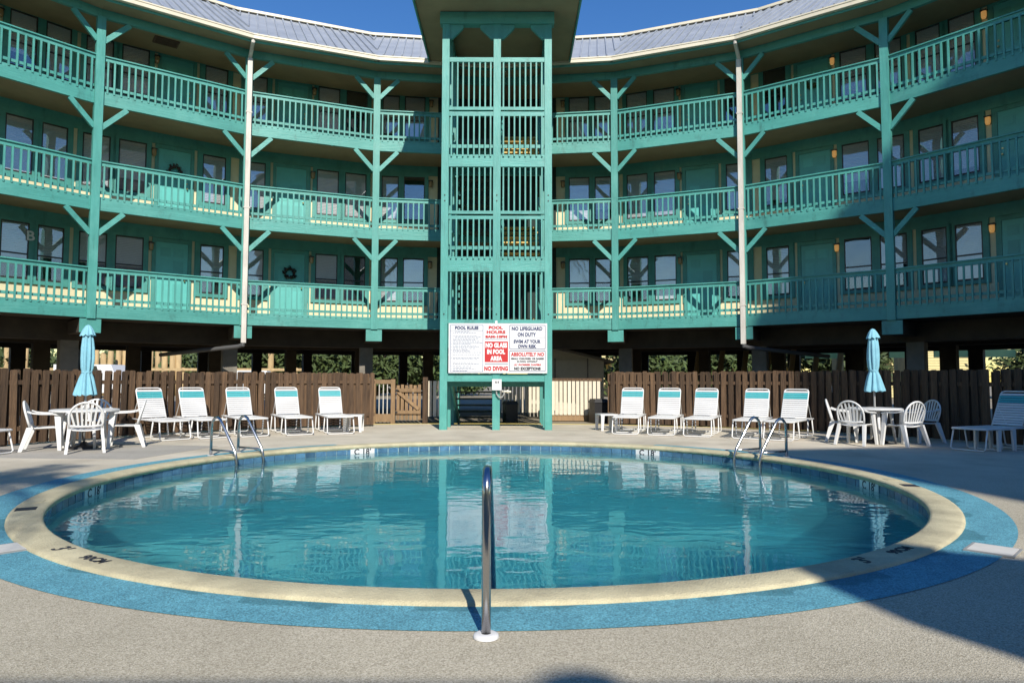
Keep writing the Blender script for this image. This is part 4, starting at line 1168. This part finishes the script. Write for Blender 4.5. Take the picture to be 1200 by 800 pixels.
# wooden pilings standing in the sun beyond the wing
rn = random.Random(11)
for i, px in enumerate((8, 30, 49, 88, 113, 122, 130, 139, 147, 155, 162, 169, 177, 185, 193, 202, 210, 239, 300, 318)):
    y = 56 + rn.uniform(-2.5, 2.5); x = y * (px - 600) / 801; h = rn.uniform(3.3, 4.3)
    tag(ob('piling', MB().tube([(0, 0, 0), (rn.uniform(-.05, .05), 0, h * .5), (rn.uniform(-.08, .08), 0, h - .05), (0, 0, h)], [.25, .23, .21, .16], 10).mesh('piling'), M['pine'], None, (x, y, 0), 0, True),
        'tan wooden piling standing in the row beyond the fence and columns', 'piling', 'pilings beyond the fence')
rr = empty('pier_rail', (-32, 52.5, 0), 0, 'yellow timber handrail running along the pilings', 'rail')
ob('rail', MB().box(-52, -16, 52.5, 52.62, 1.95, 2.15), M['pine'], rr)
for i in range(13): ob('post', MB().box(-51.5 + i * 2.9, -51.3 + i * 2.9, 52.63, 52.8, 0, 2.2), M['pine'], rr)
# parked vehicles glimpsed over the fence
def car(x, y, rz, m, lb, h=1.55, ln=4.4, van=False):
    c = empty('parked_car', (x, y, 0), rz, lb, 'car', 'vehicles parked beyond the building')
    pr = [(-ln / 2, .35), (ln / 2, .35), (ln / 2, .8), (ln / 2 - .1, .95), (ln * .24, 1.02), (ln * .10, h), (-ln * .36, h), (-ln * .47, 1.0), (-ln / 2, .95)]
    if van: pr = [(-ln / 2, .35), (ln / 2, .35), (ln / 2, .95), (ln * .36, 1.1), (ln * .26, h), (-ln / 2, h)]
    ob('body', MB().prismy(pr, -.85, .85), m, c, (x, y, 0), rz)
    for sy in (-1, 1):
        ob('side_window', MB().prismy([(-ln * .33, 1.05), (ln * .15, 1.05), (ln * .07, h - .1), (-ln * .30, h - .1)], sy * .855 - .004, sy * .855 + .004), M['glassd'], c, (x, y, 0), rz)
        for sx in (-.31, .31):
            ob('wheel', MB().tube([(sx * ln, sy * .72, .32), (sx * ln, sy * .88, .32)], .32, 16), M['rubber'], c, (x, y, 0), rz)
car(-36, 47, .1, M['carb'], 'dark blue car parked beyond the pilings', 1.75)
car(-29, 48, .0, M['car'], 'white van parked among the pilings', 2.3, 5.2, True)
car(-17.2, 47, .2, M['car'], 'white car parked near the narrow dark columns', 1.9)
car(17, 40, .1, M['car'], 'white car parked by the leaning struts beyond the shaded fence', 1.75)
# pale house and yellow house across the street
h1 = empty('neighbour_house', (11, 56, 0), 0, 'yellow house front glimpsed under the building beyond the struts', 'house')
ob('wall', MB().box(3.0, 24.0, 58, 64, 0, 4.4), M['yel'], h1)
ob('porch_beam', MB().box(3.0, 24.0, 56.6, 56.9, 2.75, 3.7), M['yel'], h1)
ob('porch_roof', MB().box(2.6, 24.4, 56.4, 58.0, 4.42, 4.6), M['gutter'], h1)
for i in range(9): ob('porch_post', MB().box(3.2 + i * 2.5, 3.5 + i * 2.5, 56.65, 56.85, 0, 2.74), M['pine'], h1)
h2 = empty('neighbour_house', (31, 52, 0), 0, 'pale yellow house with lapped siding beyond the shaded umbrella', 'house')
ob('wall', MB().box(25.5, 36.0, 52, 58, 0, 6), M['yel'], h2)
for i in range(18): ob('siding_board', MB().box(25.5, 36.0, 51.93, 51.999, .05 + i * .2, .22 + i * .2), M['yel'], h2)
ob('window', MB().box(27.0, 28.4, 51.86, 51.925, 1.3, 3.0), M['glassd'], h2)
ob('roof', MB().beam((25, 55, 6.1), (36.5, 55, 6.1), 7.2, .2), M['shroof'], h2)
# slanted timber struts between the columns behind the far fence
rn = random.Random(4)
for i in range(7):
    x = 7.2 + i * .95; y = 27.5
    st = MB().beam((x, y, 0), (x + .35, y, 2.6), .20, .07, up=(0, 1, 0))
    tag(ob('timber_strut', st, M['pine'], None), 'tan timber strut leaning in a row under the building behind the loungers', 'strut', 'leaning timber struts')
for i, x in enumerate((16.2, 19.3)):
    tag(ob('timber_post', MB().box(x - .2, x + .2, 33.8, 34.2, 0, 3.2), M['pine'], None), 'square tan timber post beyond the shaded fence', 'post', 'timber posts beyond the shaded fence')
pg = empty('fascia_panels', (15.5, 30.8, 0), 0, 'row of pale green boards along the far edge of the building', 'panel')
for i in range(6): ob('panel', MB().box(13.4 + i * 1.62, 14.9 + i * 1.62, 31.2 - i * .55, 31.25 - i * .55, 2.30, 2.62), M['pgreen'], pg)

# ------------------------------------------------------------------ unseen casters added behind the camera to shade deck and wing
ow = empty('facing_building', (2, -9.5, 0), 0, 'unseen low building added behind the viewer to shade the deck', 'building')
ob('wall', MB().box(-14, 4.55, -13, -7.4, 0, 7.0), M['cream'], ow)
ob('roof', MB().box(-14.3, 4.45, -13.3, -7.0, 7.02, 7.40), M['metalroof'], ow)  # roof height set by where its shade should end on the deck
ob('shade_bump', MB().tube([(2.5, -7.2, 7.40), (2.5, -7.2, 7.50), (2.5, -7.2, 7.55)], [.22, .22, .1], 12), M['metalroof'], ow)  # added bump that gives the cast roof edge its blob
ob('caster_block', MB().box(6.6, 16, -13, -7.3, 0, 7.0), M['cream'], ow)
ob('shade_silhouette', MB().prismy([(5.25, 7.02), (4.75, 7.5), (4.5, 8.15), (4.5, 8.85), (4.75, 9.2), (5.3, 9.5), (5.9, 9.1), (6.5, 8.85), (7.5, 8.6), (16.2, 8.6), (16.2, 7.02)][::-1], -7.28, -7.0), M['metalroof'], ow)  # thin upright sheet cut to the outline of the wanted shade
ct = empty('shade_block', (20, -26, 0), 0, 'unseen tall stepped block added behind the viewer, outlined to cast shade', 'building')  # added caster, its outline worked back from the wanted shade
SH = .22
def sheared(pts):           # flanks follow the sun's line so only the outline casts shade
    m_ = MB().prismy(pts, -32, -20)
    m_.v = [(x + SH * (-20 - y), y, z) for x, y, z in m_.v]
    return m_
ob('low_block', sheared([(11.4, 0), (15.44, 0), (15.44, 24.9), (11.4, 24.3)]), M['shed'], ct)
ob('high_block', sheared([(15.45, 0), (34, 0), (34, 46), (27, 44), (18.2, 35.4), (15.45, 32.3)]), M['shed'], ct)
def palm(x, y, h, lb, seed, n=26, ln=2.6):
    rn = random.Random(seed)
    t = empty('palm_tree', (x, y, 0), 0, lb, 'palm tree')
    ob('trunk', MB().tube([(0, 0, 0), (.1, 0, h * .4), (.05, .1, h * .75), (0, 0, h)], [.2, .16, .14, .13], 10), M['bark'], t, (x, y, 0))
    for i in range(n):
        a = rn.uniform(0, 2 * pi); e = rn.uniform(-.3, 1.2); L_ = ln * rn.uniform(.75, 1.1)
        mb = MB(); pts = []
        for k in range(9):
            s_ = k / 8
            r_ = L_ * s_ * cos(e) * (1 - .15 * s_); z = h + L_ * s_ * sin(e) - 1.4 * s_ * s_ * (1 + .3 * cos(e))
            pts.append(Vector((r_ * cos(a), r_ * sin(a), z)))
        sd = Vector((-sin(a), cos(a), 0))
        mb.tube(pts, [.02] * 8 + [.006], 5)
        for k in range(1, 9):
            for s_ in (-1, 1):
                for q in (0, .5):
                    p = pts[k] if q == 0 else (pts[k] + pts[k - 1]) / 2
                    d = (pts[k] - pts[k - 1]).normalized()
                    tip = p + sd * s_ * .5 * (1 - k / 12) + d * .28 + Vector((0, 0, -.16))
                    mb.add([p - d * .03, p + d * .03, tip], [(0, 1, 2)])
        ob('frond', mb, M['palm'], t, (x, y, 0))
palm(-3.2, -6.2, 10.8, 'tall palm tree behind the viewer beside the low building', 5)
